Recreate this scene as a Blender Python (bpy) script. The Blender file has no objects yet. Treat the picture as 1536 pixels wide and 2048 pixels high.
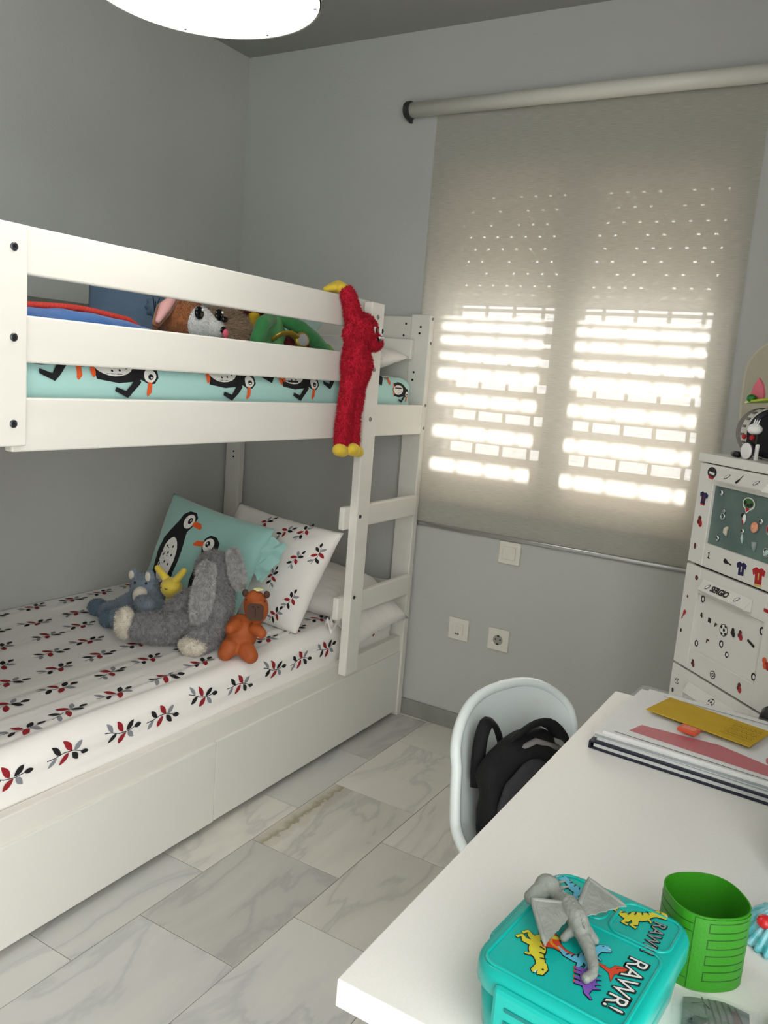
import bpy, bmesh, math, random
from mathutils import Vector, Matrix, noise
from mathutils.geometry import delaunay_2d_cdt
random.seed(7)
SC = bpy.context.scene
COL = SC.collection

# ------------------------------------------------------------------ camera
F_PX = 1649.7
cam_d = bpy.data.cameras.new('camera'); cam = bpy.data.objects.new('camera', cam_d); COL.objects.link(cam)
RGT = Vector((0.853275, 0.515538, 0.078372)); UPV = Vector((-0.151653, 0.101537, 0.983205)); FWD = Vector((-0.498922, 0.850830, -0.164821))
cam.matrix_world = Matrix(((RGT.x, UPV.x, -FWD.x, 0), (RGT.y, UPV.y, -FWD.y, 0), (RGT.z, UPV.z, -FWD.z, 1.4), (0, 0, 0, 1)))
cam_d.sensor_fit = 'VERTICAL'; cam_d.sensor_height = 36.0; cam_d.lens = 36.0 * F_PX / 2048.0
cam_d.clip_start = 0.02; cam_d.clip_end = 200
SC.camera = cam

# ------------------------------------------------------------------ daylight and exposure
world = bpy.data.worlds.new('world'); SC.world = world; world.use_nodes = True
bgn = world.node_tree.nodes['Background']; bgn.inputs[0].default_value = (1.0, 1.0, 0.985, 1); bgn.inputs[1].default_value = 3.2
sun_d = bpy.data.lights.new('sun', 'SUN'); sun = bpy.data.objects.new('sun', sun_d); COL.objects.link(sun)
sun_d.energy = 11.0; sun_d.angle = 0.16; sun_d.color = (1.0, 0.96, 0.90)
sun.location = (-1, 8, 4); sun.rotation_euler = Vector((0.06, -1.0, -0.37)).to_track_quat('-Z', 'Y').to_euler()
LAMP_STRENGTH = 7.4
vs = SC.view_settings; vs.view_transform = 'Standard'; vs.look = 'None'; vs.gamma = 1.0; vs.use_curve_mapping = False; vs.exposure = 0.54

# ------------------------------------------------------------------ materials
MATS = {}
def lin(c):
    c = c / 255.0
    return c / 12.92 if c <= 0.04045 else ((c + 0.055) / 1.055) ** 2.4
def rgb(r, g, b): return (lin(r), lin(g), lin(b), 1)
def mat(name, col, rough=0.5, metal=0.0, var=None, bump=None, spec=0.5, trans=0.0, emit=None, alpha=1.0, sheen=0.0, coat=0.0, coords='Object', stretch=None, sss=0.0):
    """var=(scale, other colour, contrast) ; bump=(scale, strength)"""
    if name in MATS: return MATS[name]
    m = bpy.data.materials.new(name); m.use_nodes = True; nt = m.node_tree; p = nt.nodes['Principled BSDF']
    p.inputs['Base Color'].default_value = rgb(*col); p.inputs['Roughness'].default_value = rough; p.inputs['Metallic'].default_value = metal
    p.inputs['Specular IOR Level'].default_value = spec; p.inputs['Transmission Weight'].default_value = trans
    p.inputs['Alpha'].default_value = alpha; p.inputs['Sheen Weight'].default_value = sheen; p.inputs['Coat Weight'].default_value = coat
    if sss: p.inputs['Subsurface Weight'].default_value = sss; p.inputs['Subsurface Scale'].default_value = 0.01
    if emit: p.inputs['Emission Color'].default_value = rgb(*emit[:3]); p.inputs['Emission Strength'].default_value = emit[3]
    if var or bump:
        tc = nt.nodes.new('ShaderNodeTexCoord'); mp = nt.nodes.new('ShaderNodeMapping'); nt.links.new(tc.outputs[coords], mp.inputs[0])
        if stretch: mp.inputs['Scale'].default_value = stretch
    if var:
        n = nt.nodes.new('ShaderNodeTexNoise'); n.inputs['Scale'].default_value = var[0]; n.inputs['Detail'].default_value = 5
        nt.links.new(mp.outputs[0], n.inputs['Vector'])
        r = nt.nodes.new('ShaderNodeValToRGB'); c = var[2] if len(var) > 2 else 0.25
        r.color_ramp.elements[0].position = 0.5 - c; r.color_ramp.elements[1].position = 0.5 + c
        r.color_ramp.elements[0].color = rgb(*col); r.color_ramp.elements[1].color = rgb(*var[1])
        nt.links.new(n.outputs['Fac'], r.inputs[0]); nt.links.new(r.outputs[0], p.inputs['Base Color'])
    if bump:
        n2 = nt.nodes.new('ShaderNodeTexNoise'); n2.inputs['Scale'].default_value = bump[0]; n2.inputs['Detail'].default_value = 4
        nt.links.new(mp.outputs[0], n2.inputs['Vector'])
        b = nt.nodes.new('ShaderNodeBump'); b.inputs['Strength'].default_value = bump[1]; b.inputs['Distance'].default_value = 0.004
        nt.links.new(n2.outputs['Fac'], b.inputs['Height']); nt.links.new(b.outputs[0], p.inputs['Normal'])
    MATS[name] = m; return m

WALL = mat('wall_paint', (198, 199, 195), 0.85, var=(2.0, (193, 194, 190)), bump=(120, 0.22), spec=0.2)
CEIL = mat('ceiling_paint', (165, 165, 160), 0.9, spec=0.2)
PAINT = mat('bed_paint', (234, 232, 224), 0.5, var=(18, (228, 225, 216)), stretch=(1, 0.12, 1), bump=(40, 0.05))
PAINTD = mat('bed_panel_paint', (222, 220, 211), 0.5)
DRAWER = mat('drawer_laminate', (232, 231, 223), 0.38)
BOLT = mat('bolt_steel', (70, 72, 76), 0.35, metal=0.8)
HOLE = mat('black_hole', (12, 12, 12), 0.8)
WHITEPL = mat('white_plastic', (236, 238, 236), 0.3)
CREAMPL = mat('cream_plastic', (232, 229, 218), 0.35)
CHAIRM = mat('chair_shell_plastic', (226, 234, 233), 0.38, sss=0.05)
ALU = mat('aluminium', (190, 190, 190), 0.3, metal=0.9)
WINM = mat('window_frame_white', (226, 224, 218), 0.4)
COTTON = mat('white_cotton', (236, 232, 226), 0.9, bump=(260, 0.12), sheen=0.2)
COTTONB = mat('sheet_cotton', (246, 243, 238), 0.9, bump=(14, 0.35), sheen=0.2, stretch=(3, 0.5, 1))
MINT = mat('mint_cotton', (180, 224, 218), 0.9, bump=(26, 0.5), sheen=0.2)
MINTD = mat('mint_velour', (148, 194, 186), 0.85, var=(6, (156, 202, 194)), bump=(220, 0.15), sheen=0.4)
BLK = mat('print_black', (18, 18, 22), 0.85)
WHT = mat('print_white', (240, 238, 232), 0.85)
ORG = mat('print_orange', (236, 96, 40), 0.8)
RED = mat('print_red', (150, 24, 34), 0.85)
GRY = mat('print_grey', (140, 142, 150), 0.85)
DESKM = mat('desk_laminate', (242, 240, 235), 0.32, var=(300, (237, 235, 229), 0.3))
EYE = mat('glossy_black', (8, 8, 10), 0.12)

# ------------------------------------------------------------------ mesh builder (world coordinates)
class MB:
    def __init__(self, M=None):
        self.bm = bmesh.new(); self.M = M or Matrix.Identity(4); self.mi = 0; self.sm = False
    def _fin(self, vs, fs):
        for f in fs: f.material_index = self.mi; f.smooth = self.sm
    def addv(self, pts): return [self.bm.verts.new(self.M @ Vector(p)) for p in pts]
    def face(self, vs):
        try: f = self.bm.faces.new(vs); f.material_index = self.mi; f.smooth = self.sm; return f
        except ValueError: return None
    def box(self, lo, hi, bev=0.0, seg=2, rot=None):
        x0, y0, z0 = lo; x1, y1, z1 = hi
        pts = [(x0,y0,z0),(x1,y0,z0),(x1,y1,z0),(x0,y1,z0),(x0,y0,z1),(x1,y0,z1),(x1,y1,z1),(x0,y1,z1)]
        if rot is not None:
            c = Vector(((x0+x1)/2, (y0+y1)/2, (z0+z1)/2)); pts = [c + rot @ (Vector(p) - c) for p in pts]
        v = self.addv(pts); fs = []
        for q in ((3,2,1,0),(4,5,6,7),(0,1,5,4),(1,2,6,5),(2,3,7,6),(3,0,4,7)): fs.append(self.face([v[i] for i in q]))
        if bev > 0:
            es = list({e for f in fs for e in f.edges})
            r = bmesh.ops.bevel(self.bm, geom=es, offset=bev, segments=seg, profile=0.5, affect='EDGES')
            for f in r['faces']: f.material_index = self.mi; f.smooth = self.sm
        return self
    def ring(self, c, ax1, ax2, r1, r2, n): return self.addv([Vector(c) + Vector(ax1)*(r1*math.cos(2*math.pi*i/n)) + Vector(ax2)*(r2*math.sin(2*math.pi*i/n)) for i in range(n)])
    def loft(self, rings, cap0=True, cap1=True, closed=False):
        n = len(rings[0])
        rr = rings + ([rings[0]] if closed else [])
        for a, b in zip(rr, rr[1:]):
            for i in range(n): self.face([a[i], a[(i+1) % n], b[(i+1) % n], b[i]])
        if not closed:
            if cap0: self.face(list(reversed(rings[0])))
            if cap1: self.face(rings[-1])
    def lathe(self, prof, c=(0,0,0), ax=(0,0,1), n=24, cap=True, a1=None):
        ax = Vector(ax).normalized(); a1 = Vector(a1) if a1 else ax.orthogonal().normalized(); a2 = ax.cross(a1)
        self.loft([self.ring(Vector(c) + ax*h, a1, a2, r, r, n) for r, h in prof], cap, cap); return self
    def tube(self, pts, r, n=10, cap=True, flat=None):
        pts = [Vector(p) for p in pts]; rs = r if isinstance(r, (list, tuple)) else [r]*len(pts); rings = []; pa = None
        for i, p in enumerate(pts):
            t = (pts[min(i+1, len(pts)-1)] - pts[max(i-1, 0)])
            if t.length < 1e-9: t = Vector((0, 0, 1))
            t.normalize()
            if pa is None: a = t.orthogonal().normalized()
            else:
                a = pa - t*pa.dot(t)
                a = a.normalized() if a.length > 1e-6 else t.orthogonal().normalized()
            pa = a; b = t.cross(a)
            rings.append(self.ring(p, a, b, rs[i], rs[i]*(flat or 1), n))
        self.loft(rings, cap, cap); return self
    def ell(self, c, r, rot=None, nu=20, nv=12):
        rot = rot or Matrix.Identity(3); c = Vector(c); rings = []
        for j in range(1, nv):
            th = math.pi*j/nv
            rings.append(self.addv([c + rot @ Vector((r[0]*math.sin(th)*math.cos(2*math.pi*i/nu), r[1]*math.sin(th)*math.sin(2*math.pi*i/nu), -r[2]*math.cos(th))) for i in range(nu)]))
        b, t = self.addv([c + rot @ Vector((0, 0, -r[2])), c + rot @ Vector((0, 0, r[2]))])
        self.loft(rings, False, False)
        for i in range(nu):
            self.face([b, rings[0][(i+1) % nu], rings[0][i]]); self.face([t, rings[-1][i], rings[-1][(i+1) % nu]])
        return self
    def prism(self, poly, h0, h1, f=None):
        """poly 2D extruded; f(x,y,h)->3D"""
        f = f or (lambda x, y, h: (x, y, h))
        a = self.addv([f(x, y, h0) for x, y in poly]); b = self.addv([f(x, y, h1) for x, y in poly])
        n = len(poly)
        for i in range(n): self.face([a[i], a[(i+1) % n], b[(i+1) % n], b[i]])
        self.face(list(reversed(a))); self.face(b); return self
    def grid(self, fn, nu, nv, closeu=False):
        V = [[self.addv([fn(i/nu, j/nv)])[0] for i in range(nu + (0 if closeu else 1))] for j in range(nv+1)]
        for j in range(nv):
            for i in range(nu):
                i2 = (i+1) % len(V[0]); self.face([V[j][i], V[j][i2], V[j+1][i2], V[j+1][i]])
        return V
    def build(self, name, mats, parent=None, smooth=None, kind=None, weld=0.0, recalc=True):
        bm = self.bm
        if weld: bmesh.ops.remove_doubles(bm, verts=bm.verts, dist=weld)
        if recalc: bmesh.ops.recalc_face_normals(bm, faces=bm.faces)
        if smooth is not None:
            for f in bm.faces: f.smooth = smooth
        me = bpy.data.meshes.new(name); bm.to_mesh(me); bm.free()
        return link_mesh(name, me, mats, parent, kind)

WL = {}
def link_mesh(name, me, mats, parent=None, kind=None):
    if me.vertices:
        xs = [v.co for v in me.vertices]
        o = Vector(((min(v.x for v in xs)+max(v.x for v in xs))/2, (min(v.y for v in xs)+max(v.y for v in xs))/2, min(v.z for v in xs)))
    else: o = Vector()
    me.transform(Matrix.Translation(-o))
    for m in (mats if isinstance(mats, (list, tuple)) else [mats]): me.materials.append(m)
    ob = bpy.data.objects.new(name, me); COL.objects.link(ob)
    ob.location = o - (WL[parent] if parent else Vector())
    if parent: ob.parent = parent
    WL[ob] = o
    if kind: ob['kind'] = kind
    return ob
def tag(o, label, cat, group=None):
    o['label'] = label; o['category'] = cat
    if group: o['group'] = group
    return o
def thing(name, label, cat, loc, group=None):
    o = bpy.data.objects.new(name, None); COL.objects.link(o); o.location = loc; o.empty_display_size = 0.05
    WL[o] = Vector(loc); return tag(o, label, cat, group)
def dup(o, wloc, parent=None):
    c = o.copy(); COL.objects.link(c); c.parent = parent; WL[c] = Vector(wloc); c.location = WL[c] - (WL[parent] if parent else Vector()); return c
def struct(o): o['kind'] = 'structure'; return o
def bx(name, lo, hi, m, parent=None, bev=0.0, M=None, seg=2): return MB(M).box(lo, hi, bev, seg).build(name, m, parent)
def evald(ob):
    dg = bpy.context.evaluated_depsgraph_get(); return bpy.data.meshes.new_from_object(ob.evaluated_get(dg))

# soft unioned body: spheres, ellipsoids and limbs fused into one surface
def blob(prims, vox=0.006, sm=6, disp=0.0, dscale=30):
    mb = MB()
    for p in prims:
        if p[0] == 'e': mb.ell(p[1], p[2], p[3] if len(p) > 3 else None, 16, 10)
        else:
            pts, rs = p[1], p[2]
            for (a, b, ra, rb) in zip(pts, pts[1:], rs, rs[1:]):
                a, b = Vector(a), Vector(b); L = (b-a).length; k = max(2, int(L/(0.45*min(ra, rb))) + 1)
                for i in range(k+1):
                    t = i/k; r = ra + (rb-ra)*t; mb.ell(a.lerp(b, t), (r, r, r), None, 12, 8)
    me = bpy.data.meshes.new('tmp'); mb.bm.to_mesh(me); mb.bm.free()
    ob = bpy.data.objects.new('tmp', me); COL.objects.link(ob)
    r = ob.modifiers.new('r', 'REMESH'); r.mode = 'VOXEL'; r.voxel_size = vox; r.use_smooth_shade = True
    s = ob.modifiers.new('s', 'SMOOTH'); s.iterations = sm; s.factor = 0.5
    out = evald(ob); bpy.data.objects.remove(ob); bpy.data.meshes.remove(me)
    if disp:
        ns = [v.normal.copy() for v in out.vertices]
        for v, n in zip(out.vertices, ns): v.co += n * disp * noise.noise(v.co * dscale)
    for f in out.polygons: f.use_smooth = True
    return out
def blob_part(name, prims, m, parent, vox=0.006, sm=6, disp=0.0, dscale=30, fur=None, furmat=None):
    me = blob(prims, vox, sm, disp, dscale)
    fm = fur_mesh(me, *fur) if fur else None
    o = link_mesh(name, me, m, parent)
    if fm: link_mesh('fur', fm, furmat or m, parent, 'stuff')
    return o
def fur_mesh(me, n, length, lean=(0, 0, -0.6), width=0.0012, curl=0.5):
    rnd = random.Random(3); polys = list(me.polygons); areas = [p.area for p in polys]
    ch = rnd.choices(polys, weights=areas, k=n); V = []; Fc = []; lean = Vector(lean)
    for p in ch:
        vs = [me.vertices[i].co for i in p.vertices]; w = [rnd.random() for _ in vs]; s = sum(w)
        c = sum((v*(a/s) for v, a in zip(vs, w)), Vector())
        j = Vector((rnd.gauss(0, 1), rnd.gauss(0, 1), rnd.gauss(0, 1)))*curl*0.5
        d = (p.normal + lean + j).normalized(); t = d.orthogonal().normalized(); t.rotate(Matrix.Rotation(rnd.random()*6.28, 3, d))
        L = length*(0.6 + 0.7*rnd.random()); i = len(V)
        V += [c - t*width - p.normal*0.001, c + t*width - p.normal*0.001, c + d*L]; Fc.append((i, i+1, i+2))
    m = bpy.data.meshes.new('fur'); m.from_pydata(V, [], Fc); m.update(); return m

# flat prints laid on a surface  surf(x,y,h) -> point
def E2(cx, cy, rx, ry, rot=0, n=20): return [(cx + rx*math.cos(a)*math.cos(rot) - ry*math.sin(a)*math.sin(rot), cy + rx*math.cos(a)*math.sin(rot) + ry*math.sin(a)*math.cos(rot)) for a in [2*math.pi*i/n for i in range(n)]]
def ST(pts, w):
    """stroke with width(s)"""
    ws = w if isinstance(w, (list, tuple)) else [w]*len(pts); L = []; R = []
    for i, p in enumerate(pts):
        a = pts[max(0, i-1)]; b = pts[min(len(pts)-1, i+1)]; dx, dy = b[0]-a[0], b[1]-a[1]; l = math.hypot(dx, dy) or 1
        nx, ny = -dy/l*ws[i]/2, dx/l*ws[i]/2; L.append((p[0]+nx, p[1]+ny)); R.append((p[0]-nx, p[1]-ny))
    return L + R[::-1]
def inside(p, poly):
    c = False; x, y = p; j = len(poly)-1
    for i in range(len(poly)):
        xi, yi = poly[i]; xj, yj = poly[j]
        if (yi > y) != (yj > y) and x < (xj-xi)*(y-yi)/(yj-yi) + xi: c = not c
        j = i
    return c
def decal(name, shapes, surf, mats, parent, step=0.01, off=0.0006, inc=0.0003):
    V = []; Fc = []; MI = []
    for k, (poly, mi) in enumerate(shapes):
        pts = []; n = len(poly)
        for i in range(n):
            a = poly[i]; b = poly[(i+1) % n]; m = max(1, int(math.hypot(b[0]-a[0], b[1]-a[1])/step))
            pts += [(a[0]+(b[0]-a[0])*t/m, a[1]+(b[1]-a[1])*t/m) for t in range(m)]
        nb = len(pts); x0 = min(p[0] for p in pts); x1 = max(p[0] for p in pts); y0 = min(p[1] for p in pts); y1 = max(p[1] for p in pts)
        gx = x0 + step/2; extra = []
        while gx < x1:
            gy = y0 + step/2
            while gy < y1:
                if inside((gx, gy), poly): extra.append((gx, gy))
                gy += step
            gx += step
        vo, eo, fo, *_ = delaunay_2d_cdt([Vector(p) for p in pts + extra], [], [list(range(nb))], 1, 1e-6)
        b = len(V); V += [surf(v.x, v.y, off + inc*k) for v in vo]; Fc += [tuple(b+i for i in f) for f in fo]; MI += [mi]*len(fo)
    me = bpy.data.meshes.new(name); me.from_pydata(V, [], Fc); me.update()
    for f, mi in zip(me.polygons, MI): f.material_index = mi; f.use_smooth = True
    return link_mesh(name, me, mats, parent)
def text_mesh(body, size, fn, off=0.0, extrude=0.0, align='LEFT', spacing=1.0, bold=0.0):
    cu = bpy.data.curves.new('t', 'FONT'); cu.body = body; cu.size = size; cu.offset = off; cu.extrude = extrude; cu.align_x = align; cu.space_character = spacing
    ob = bpy.data.objects.new('t', cu); COL.objects.link(ob); me = evald(ob); bpy.data.objects.remove(ob); bpy.data.curves.remove(cu)
    for v in me.vertices: v.co = Vector(fn(v.co.x, v.co.y, v.co.z))
    return me

# ================================================================== SETTING
XL, XR, YF, YN, ZC = -2.56, 0.42, 2.92, -1.0, 2.69
WX0, WX1, WZ0, WZ1 = -1.60, -0.465, 0.93, 2.20      # window opening
# floor: grout bed and marble tiles
def tile_mat(name, base, vein, rust=False):
    m = bpy.data.materials.new(name); m.use_nodes = True; nt = m.node_tree; p = nt.nodes['Principled BSDF']; L = nt.links.new
    tc = nt.nodes.new('ShaderNodeTexCoord'); oi = nt.nodes.new('ShaderNodeObjectInfo'); mul = nt.nodes.new('ShaderNodeVectorMath'); mul.operation = 'MULTIPLY_ADD'
    comb = nt.nodes.new('ShaderNodeCombineXYZ'); sc = nt.nodes.new('ShaderNodeMath'); sc.operation = 'MULTIPLY'; sc.inputs[1].default_value = 37.0
    L(oi.outputs['Random'], sc.inputs[0]); [L(sc.outputs[0], comb.inputs[i]) for i in range(3)]
    mul.inputs[1].default_value = (4.2, 1.3, 1); L(tc.outputs['Object'], mul.inputs[0]); L(comb.outputs[0], mul.inputs[2])
    rot = nt.nodes.new('ShaderNodeMapping'); rot.inputs['Rotation'].default_value = (0, 0, 0.35); L(mul.outputs[0], rot.inputs[0])
    n = nt.nodes.new('ShaderNodeTexNoise'); n.inputs['Scale'].default_value = 1.3; n.inputs['Detail'].default_value = 6; n.inputs['Distortion'].default_value = 0.6; L(rot.outputs[0], n.inputs['Vector'])
    r = nt.nodes.new('ShaderNodeValToRGB'); e = r.color_ramp.elements
    e[0].position = 0.40; e[0].color = rgb(*base); e[1].position = 0.75; e[1].color = rgb(*base)
    x = r.color_ramp.elements.new(0.50); x.color = rgb(*[(a*2+b)/3 for a, b in zip(base, vein)]); x = r.color_ramp.elements.new(0.525); x.color = rgb(*vein); x = r.color_ramp.elements.new(0.56); x.color = rgb(*[(a*3+b)/4 for a, b in zip(base, vein)])
    L(n.outputs['Fac'], r.inputs[0])
    hs = nt.nodes.new('ShaderNodeHueSaturation'); mr = nt.nodes.new('ShaderNodeMapRange'); mr.inputs['To Min'].default_value = 0.88; mr.inputs['To Max'].default_value = 1.04
    L(oi.outputs['Random'], mr.inputs[0]); L(mr.outputs[0], hs.inputs['Value']); L(r.outputs[0], hs.inputs['Color'])
    out = hs.outputs[0]
    if rust:
        sp = nt.nodes.new('ShaderNodeSeparateXYZ'); L(tc.outputs['Object'], sp.inputs[0])
        n3 = nt.nodes.new('ShaderNodeTexNoise'); n3.inputs['Scale'].default_value = 30; L(tc.outputs['Object'], n3.inputs['Vector'])
        ad = nt.nodes.new('ShaderNodeMath'); ad.operation = 'MULTIPLY_ADD'; ad.inputs[1].default_value = 0.05; L(n3.outputs['Fac'], ad.inputs[0]); L(sp.outputs['X'], ad.inputs[2])
        r3 = nt.nodes.new('ShaderNodeValToRGB'); q = r3.color_ramp.elements
        q[0].position = 0.0; q[0].color = (0, 0, 0, 1); q[1].position = 1.0; q[1].color = (0, 0, 0, 1)
        for ps, v in ((0.30, 0.35), (0.42, 0.9), (0.46, 0.25), (0.62, 0.15), (0.68, 0.0)):
            t = r3.color_ramp.elements.new(ps); t.color = (v, v, v, 1)
        mr2 = nt.nodes.new('ShaderNodeMapRange'); mr2.inputs['From Min'].default_value = -0.16; mr2.inputs['From Max'].default_value = 0.0; L(ad.outputs[0], mr2.inputs[0]); L(mr2.outputs[0], r3.inputs[0])
        mx = nt.nodes.new('ShaderNodeMix'); mx.data_type = 'RGBA'; mx.inputs['B'].default_value = rgb(150, 140, 108); L(r3.outputs[0], mx.inputs['Factor']); L(out, mx.inputs['A']); out = mx.outputs['Result']
    L(out, p.inputs['Base Color']); p.inputs['Roughness'].default_value = 0.28
    return m
TM = [tile_mat('marble_cream', (230, 227, 217), (206, 204, 198)), tile_mat('marble_grey', (204, 202, 195), (182, 181, 177)), tile_mat('marble_pale', (221, 220, 214), (198, 199, 198)), tile_mat('marble_ochre', (229, 226, 215), (202, 200, 194), True)]
GROUT = mat('grout', (150, 146, 136), 0.9)
floor = struct(bx('floor', (XL-.1, YN-.1, -0.12), (XR+.1, YF+.35, -0.0015), GROUT))
TW, TL = 0.315, 0.4365
ti = 0
for row in range(-4, 7):
    x0 = -1.42 + row*TW; off = 1.36 if row % 2 == 0 else 1.153
    for k in range(-6, 5):
        y0 = off + k*TL; a = max(x0, XL)+.0011; b = min(x0+TW, XR)-.0011; c = max(y0, YN)+.0011; d = min(y0+TL, YF)-.0011
        if b-a < 0.01 or d-c < 0.01: continue
        mi = {(0, 0): 1, (0, 1): 3, (-1, 0): 2, (-1, 2): 2, (-1, 3): 1, (-1, -1): 2}.get((row, k), (0, 0, 2, 0, 0)[(row*7 + k*3) % 5])
        hz = random.uniform(-.0004, .0004)
        MB().box((a, c, -0.010), (b, d, hz), 0.0008, 1).build('tile', TM[mi], floor); ti += 1

def wall_box(name, lo, hi, m=WALL): return struct(bx(name, lo, hi, m))
wall_box('wall_left', (XL-.1, YN-.1, 0), (XL, YF+.34, ZC))
wall_box('wall_right', (XR, .62, 0), (XR+.1, YF+.34, ZC))       # wall cut short out of view so sky light fills the room
wall_box('wall_near', (XL, YN-.1, 0), (XR, YN, ZC))
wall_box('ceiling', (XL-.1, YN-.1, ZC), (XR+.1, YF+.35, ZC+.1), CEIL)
mb = MB()   # far wall with its window opening
for lo, hi in (((XL, YF, 0), (WX0, YF+.34, ZC)), ((WX1, YF, 0), (XR, YF+.34, ZC)), ((WX0, YF, 0), (WX1, YF+.34, WZ0)), ((WX0, YF, WZ1), (WX1, YF+.34, ZC))): mb.box(lo, hi)
struct(mb.build('wall_far', WALL, weld=0.0005))
MARB = mat('skirting_marble', (158, 157, 150), 0.35, var=(9, (138, 137, 132), 0.2), stretch=(1, 3, 1))
struct(bx('baseboard_far', (-1.62, YF-.012, 0), (XR, YF, 0.068), MARB, bev=.002))
struct(bx('baseboard_left', (XL, YN, 0), (XL+.012, YF-.013, 0.068), MARB, bev=.002))
struct(bx('baseboard_right', (XR-.012, .62, 0), (XR, YF-.013, 0.068), MARB, bev=.002))

# window: frame, two sliding sashes with glass
GLASS = bpy.data.materials.new('window_glass'); GLASS.use_nodes = True
nt = GLASS.node_tree; nt.nodes.clear(); o_ = nt.nodes.new('ShaderNodeOutputMaterial'); tr = nt.nodes.new('ShaderNodeBsdfTransparent'); gl = nt.nodes.new('ShaderNodeBsdfGlossy'); gl.inputs['Roughness'].default_value = 0.03
mxs = nt.nodes.new('ShaderNodeMixShader'); mxs.inputs[0].default_value = 0.05; nt.links.new(tr.outputs[0], mxs.inputs[1]); nt.links.new(gl.outputs[0], mxs.inputs[2]); nt.links.new(mxs.outputs[0], o_.inputs[0])
win = MB()
for lo, hi in (((WX0, 2.975, WZ0), (WX0+.03, 3.05, WZ1)), ((WX1-.022, 2.975, WZ0), (WX1, 3.05, WZ1)), ((WX0+.03, 2.975, WZ1-.03), (WX1-.022, 3.05, WZ1)), ((WX0+.03, 2.975, WZ0), (WX1-.022, 3.05, WZ0+.02))): win.box(lo, hi, .003, 1)
win = struct(win.build('window_1', WINM))
def sash(x0, x1, z0, z1, y0, y1, l, r, t, b):
    m = MB(); m.box((x0, y0, z0), (x0+l, y1, z1), .004); m.box((x1-r, y0, z0), (x1, y1, z1), .004); m.box((x0+l, y0, z1-t), (x1-r, y1, z1), .004); m.box((x0+l, y0, z0), (x1-r, y1, z0+b), .004)
    s = m.build('sash', WINM, win); bx('pane', (x0+l-.004, (y0+y1)/2-.002, z0+b-.004), (x1-r+.004, (y0+y1)/2+.002, z1-t+.004), GLASS, s); return s
sash(-1.57, -1.05, .95, 2.17, 3.016, 3.046, .045, .055, .04, .05)
sash(-1.055, -.487, .95, 2.17, 2.98, 3.010, .075, .05, .05, .03)
bx('sill', (WX0, 2.925, WZ0-.002), (WX1, 2.975, WZ0+.006), MARB, win)

# unseen slab added outside to shade the top of the window
wall_box('added_shade_slab_1', (-3.4, YF+.34, 2.36), (1.4, 4.90, 2.50))
# roller shutter: closed slats with light slots above, spaced slats below
SLAT = mat('shutter_slat', (206, 199, 188), 0.5, bump=(60, .2))
p = SLAT.node_tree.nodes['Principled BSDF']; nt = SLAT.node_tree
trl = nt.nodes.new('ShaderNodeBsdfTranslucent'); trl.inputs[0].default_value = rgb(238, 230, 219); ms = nt.nodes.new('ShaderNodeMixShader'); ms.inputs[0].default_value = 0.28
nt.links.new(p.outputs[0], ms.inputs[1]); nt.links.new(trl.outputs[0], ms.inputs[2]); nt.links.new(ms.outputs[0], nt.nodes['Material Output'].inputs[0])
sh = thing('roller_shutter', 'beige slatted roller shutter outside the window behind the blind', 'shutter', (-1.03, 3.09, .93))
SLITS = [2.105, 2.054, 2.002, 1.957, 1.911, 1.864, 1.819, 1.773]
OPEN = [(1.692, .010), (1.660, .028), (1.611, .026), (1.552, .016), (1.486, .030), (1.388, .032), (1.262, .036), (1.130, .040)]
edges = [(2.20, 0)] + [(z, .0) for z in SLITS] + OPEN + [(.93, 0)]
sx0, sx1 = WX0+.005, WX1-.005
for i, ((za, ga), (zb, gb)) in enumerate(zip(edges, edges[1:])):
    zt = za - ga/2 - (.0006 if ga == 0 else 0); zb_ = zb + gb/2 + (.0006 if gb == 0 else 0); m = MB()
    if i < 9:      # slat with punched light slots along its lower edge
        hh = .0066; rr_ = random.Random(i); m.box((sx0, 3.083, zb_+hh), (sx1, 3.093, zt), .001, 1); x = sx0 + (.02 if i % 2 else .045); prev = sx0
        while x < sx1-.02 and i < 8:
            m.box((prev, 3.083, zb_), (x, 3.093, zb_+hh)); prev = x+.013; x += .058 if rr_.random() < .75 else .116
        m.box((prev, 3.083, zb_), (sx1, 3.093, zb_+hh))
    else: m.box((sx0, 3.083, zb_), (sx1, 3.093, zt), .003, 2)
    m.build('slat', SLAT, sh)
for z, g in OPEN:   # small connecting hooks in the gaps
    x = sx0 + .06
    while x < sx1-.02:
        bx('hook', (x, 3.0855, z-g/2-.002), (x+.014, 3.0905, z+g/2+.002), SLAT, sh); x += .118
for x in (WX0, WX1-.016): bx('guide', (x, 3.07, WZ0), (x+.016, 3.105, WZ1), WINM, sh)

# roller blind
FAB = bpy.data.materials.new('blind_fabric'); FAB.use_nodes = True; nt = FAB.node_tree; nt.nodes.clear(); L = nt.links.new
o_ = nt.nodes.new('ShaderNodeOutputMaterial'); df = nt.nodes.new('ShaderNodeBsdfDiffuse'); tl = nt.nodes.new('ShaderNodeBsdfTranslucent'); tp = nt.nodes.new('ShaderNodeBsdfTransparent')
df.inputs[0].default_value = rgb(222, 220, 211); tl.inputs[0].default_value = rgb(241, 239, 234)
m1 = nt.nodes.new('ShaderNodeMixShader'); m1.inputs[0].default_value = 0.62; L(df.outputs[0], m1.inputs[1]); L(tl.outputs[0], m1.inputs[2])
tc = nt.nodes.new('ShaderNodeTexCoord'); mp = nt.nodes.new('ShaderNodeMapping'); mp.inputs['Scale'].default_value = (25, 1, 700); nz = nt.nodes.new('ShaderNodeTexNoise'); nz.inputs['Scale'].default_value = 1.0; L(tc.outputs['Object'], mp.inputs[0]); L(mp.outputs[0], nz.inputs['Vector'])
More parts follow.
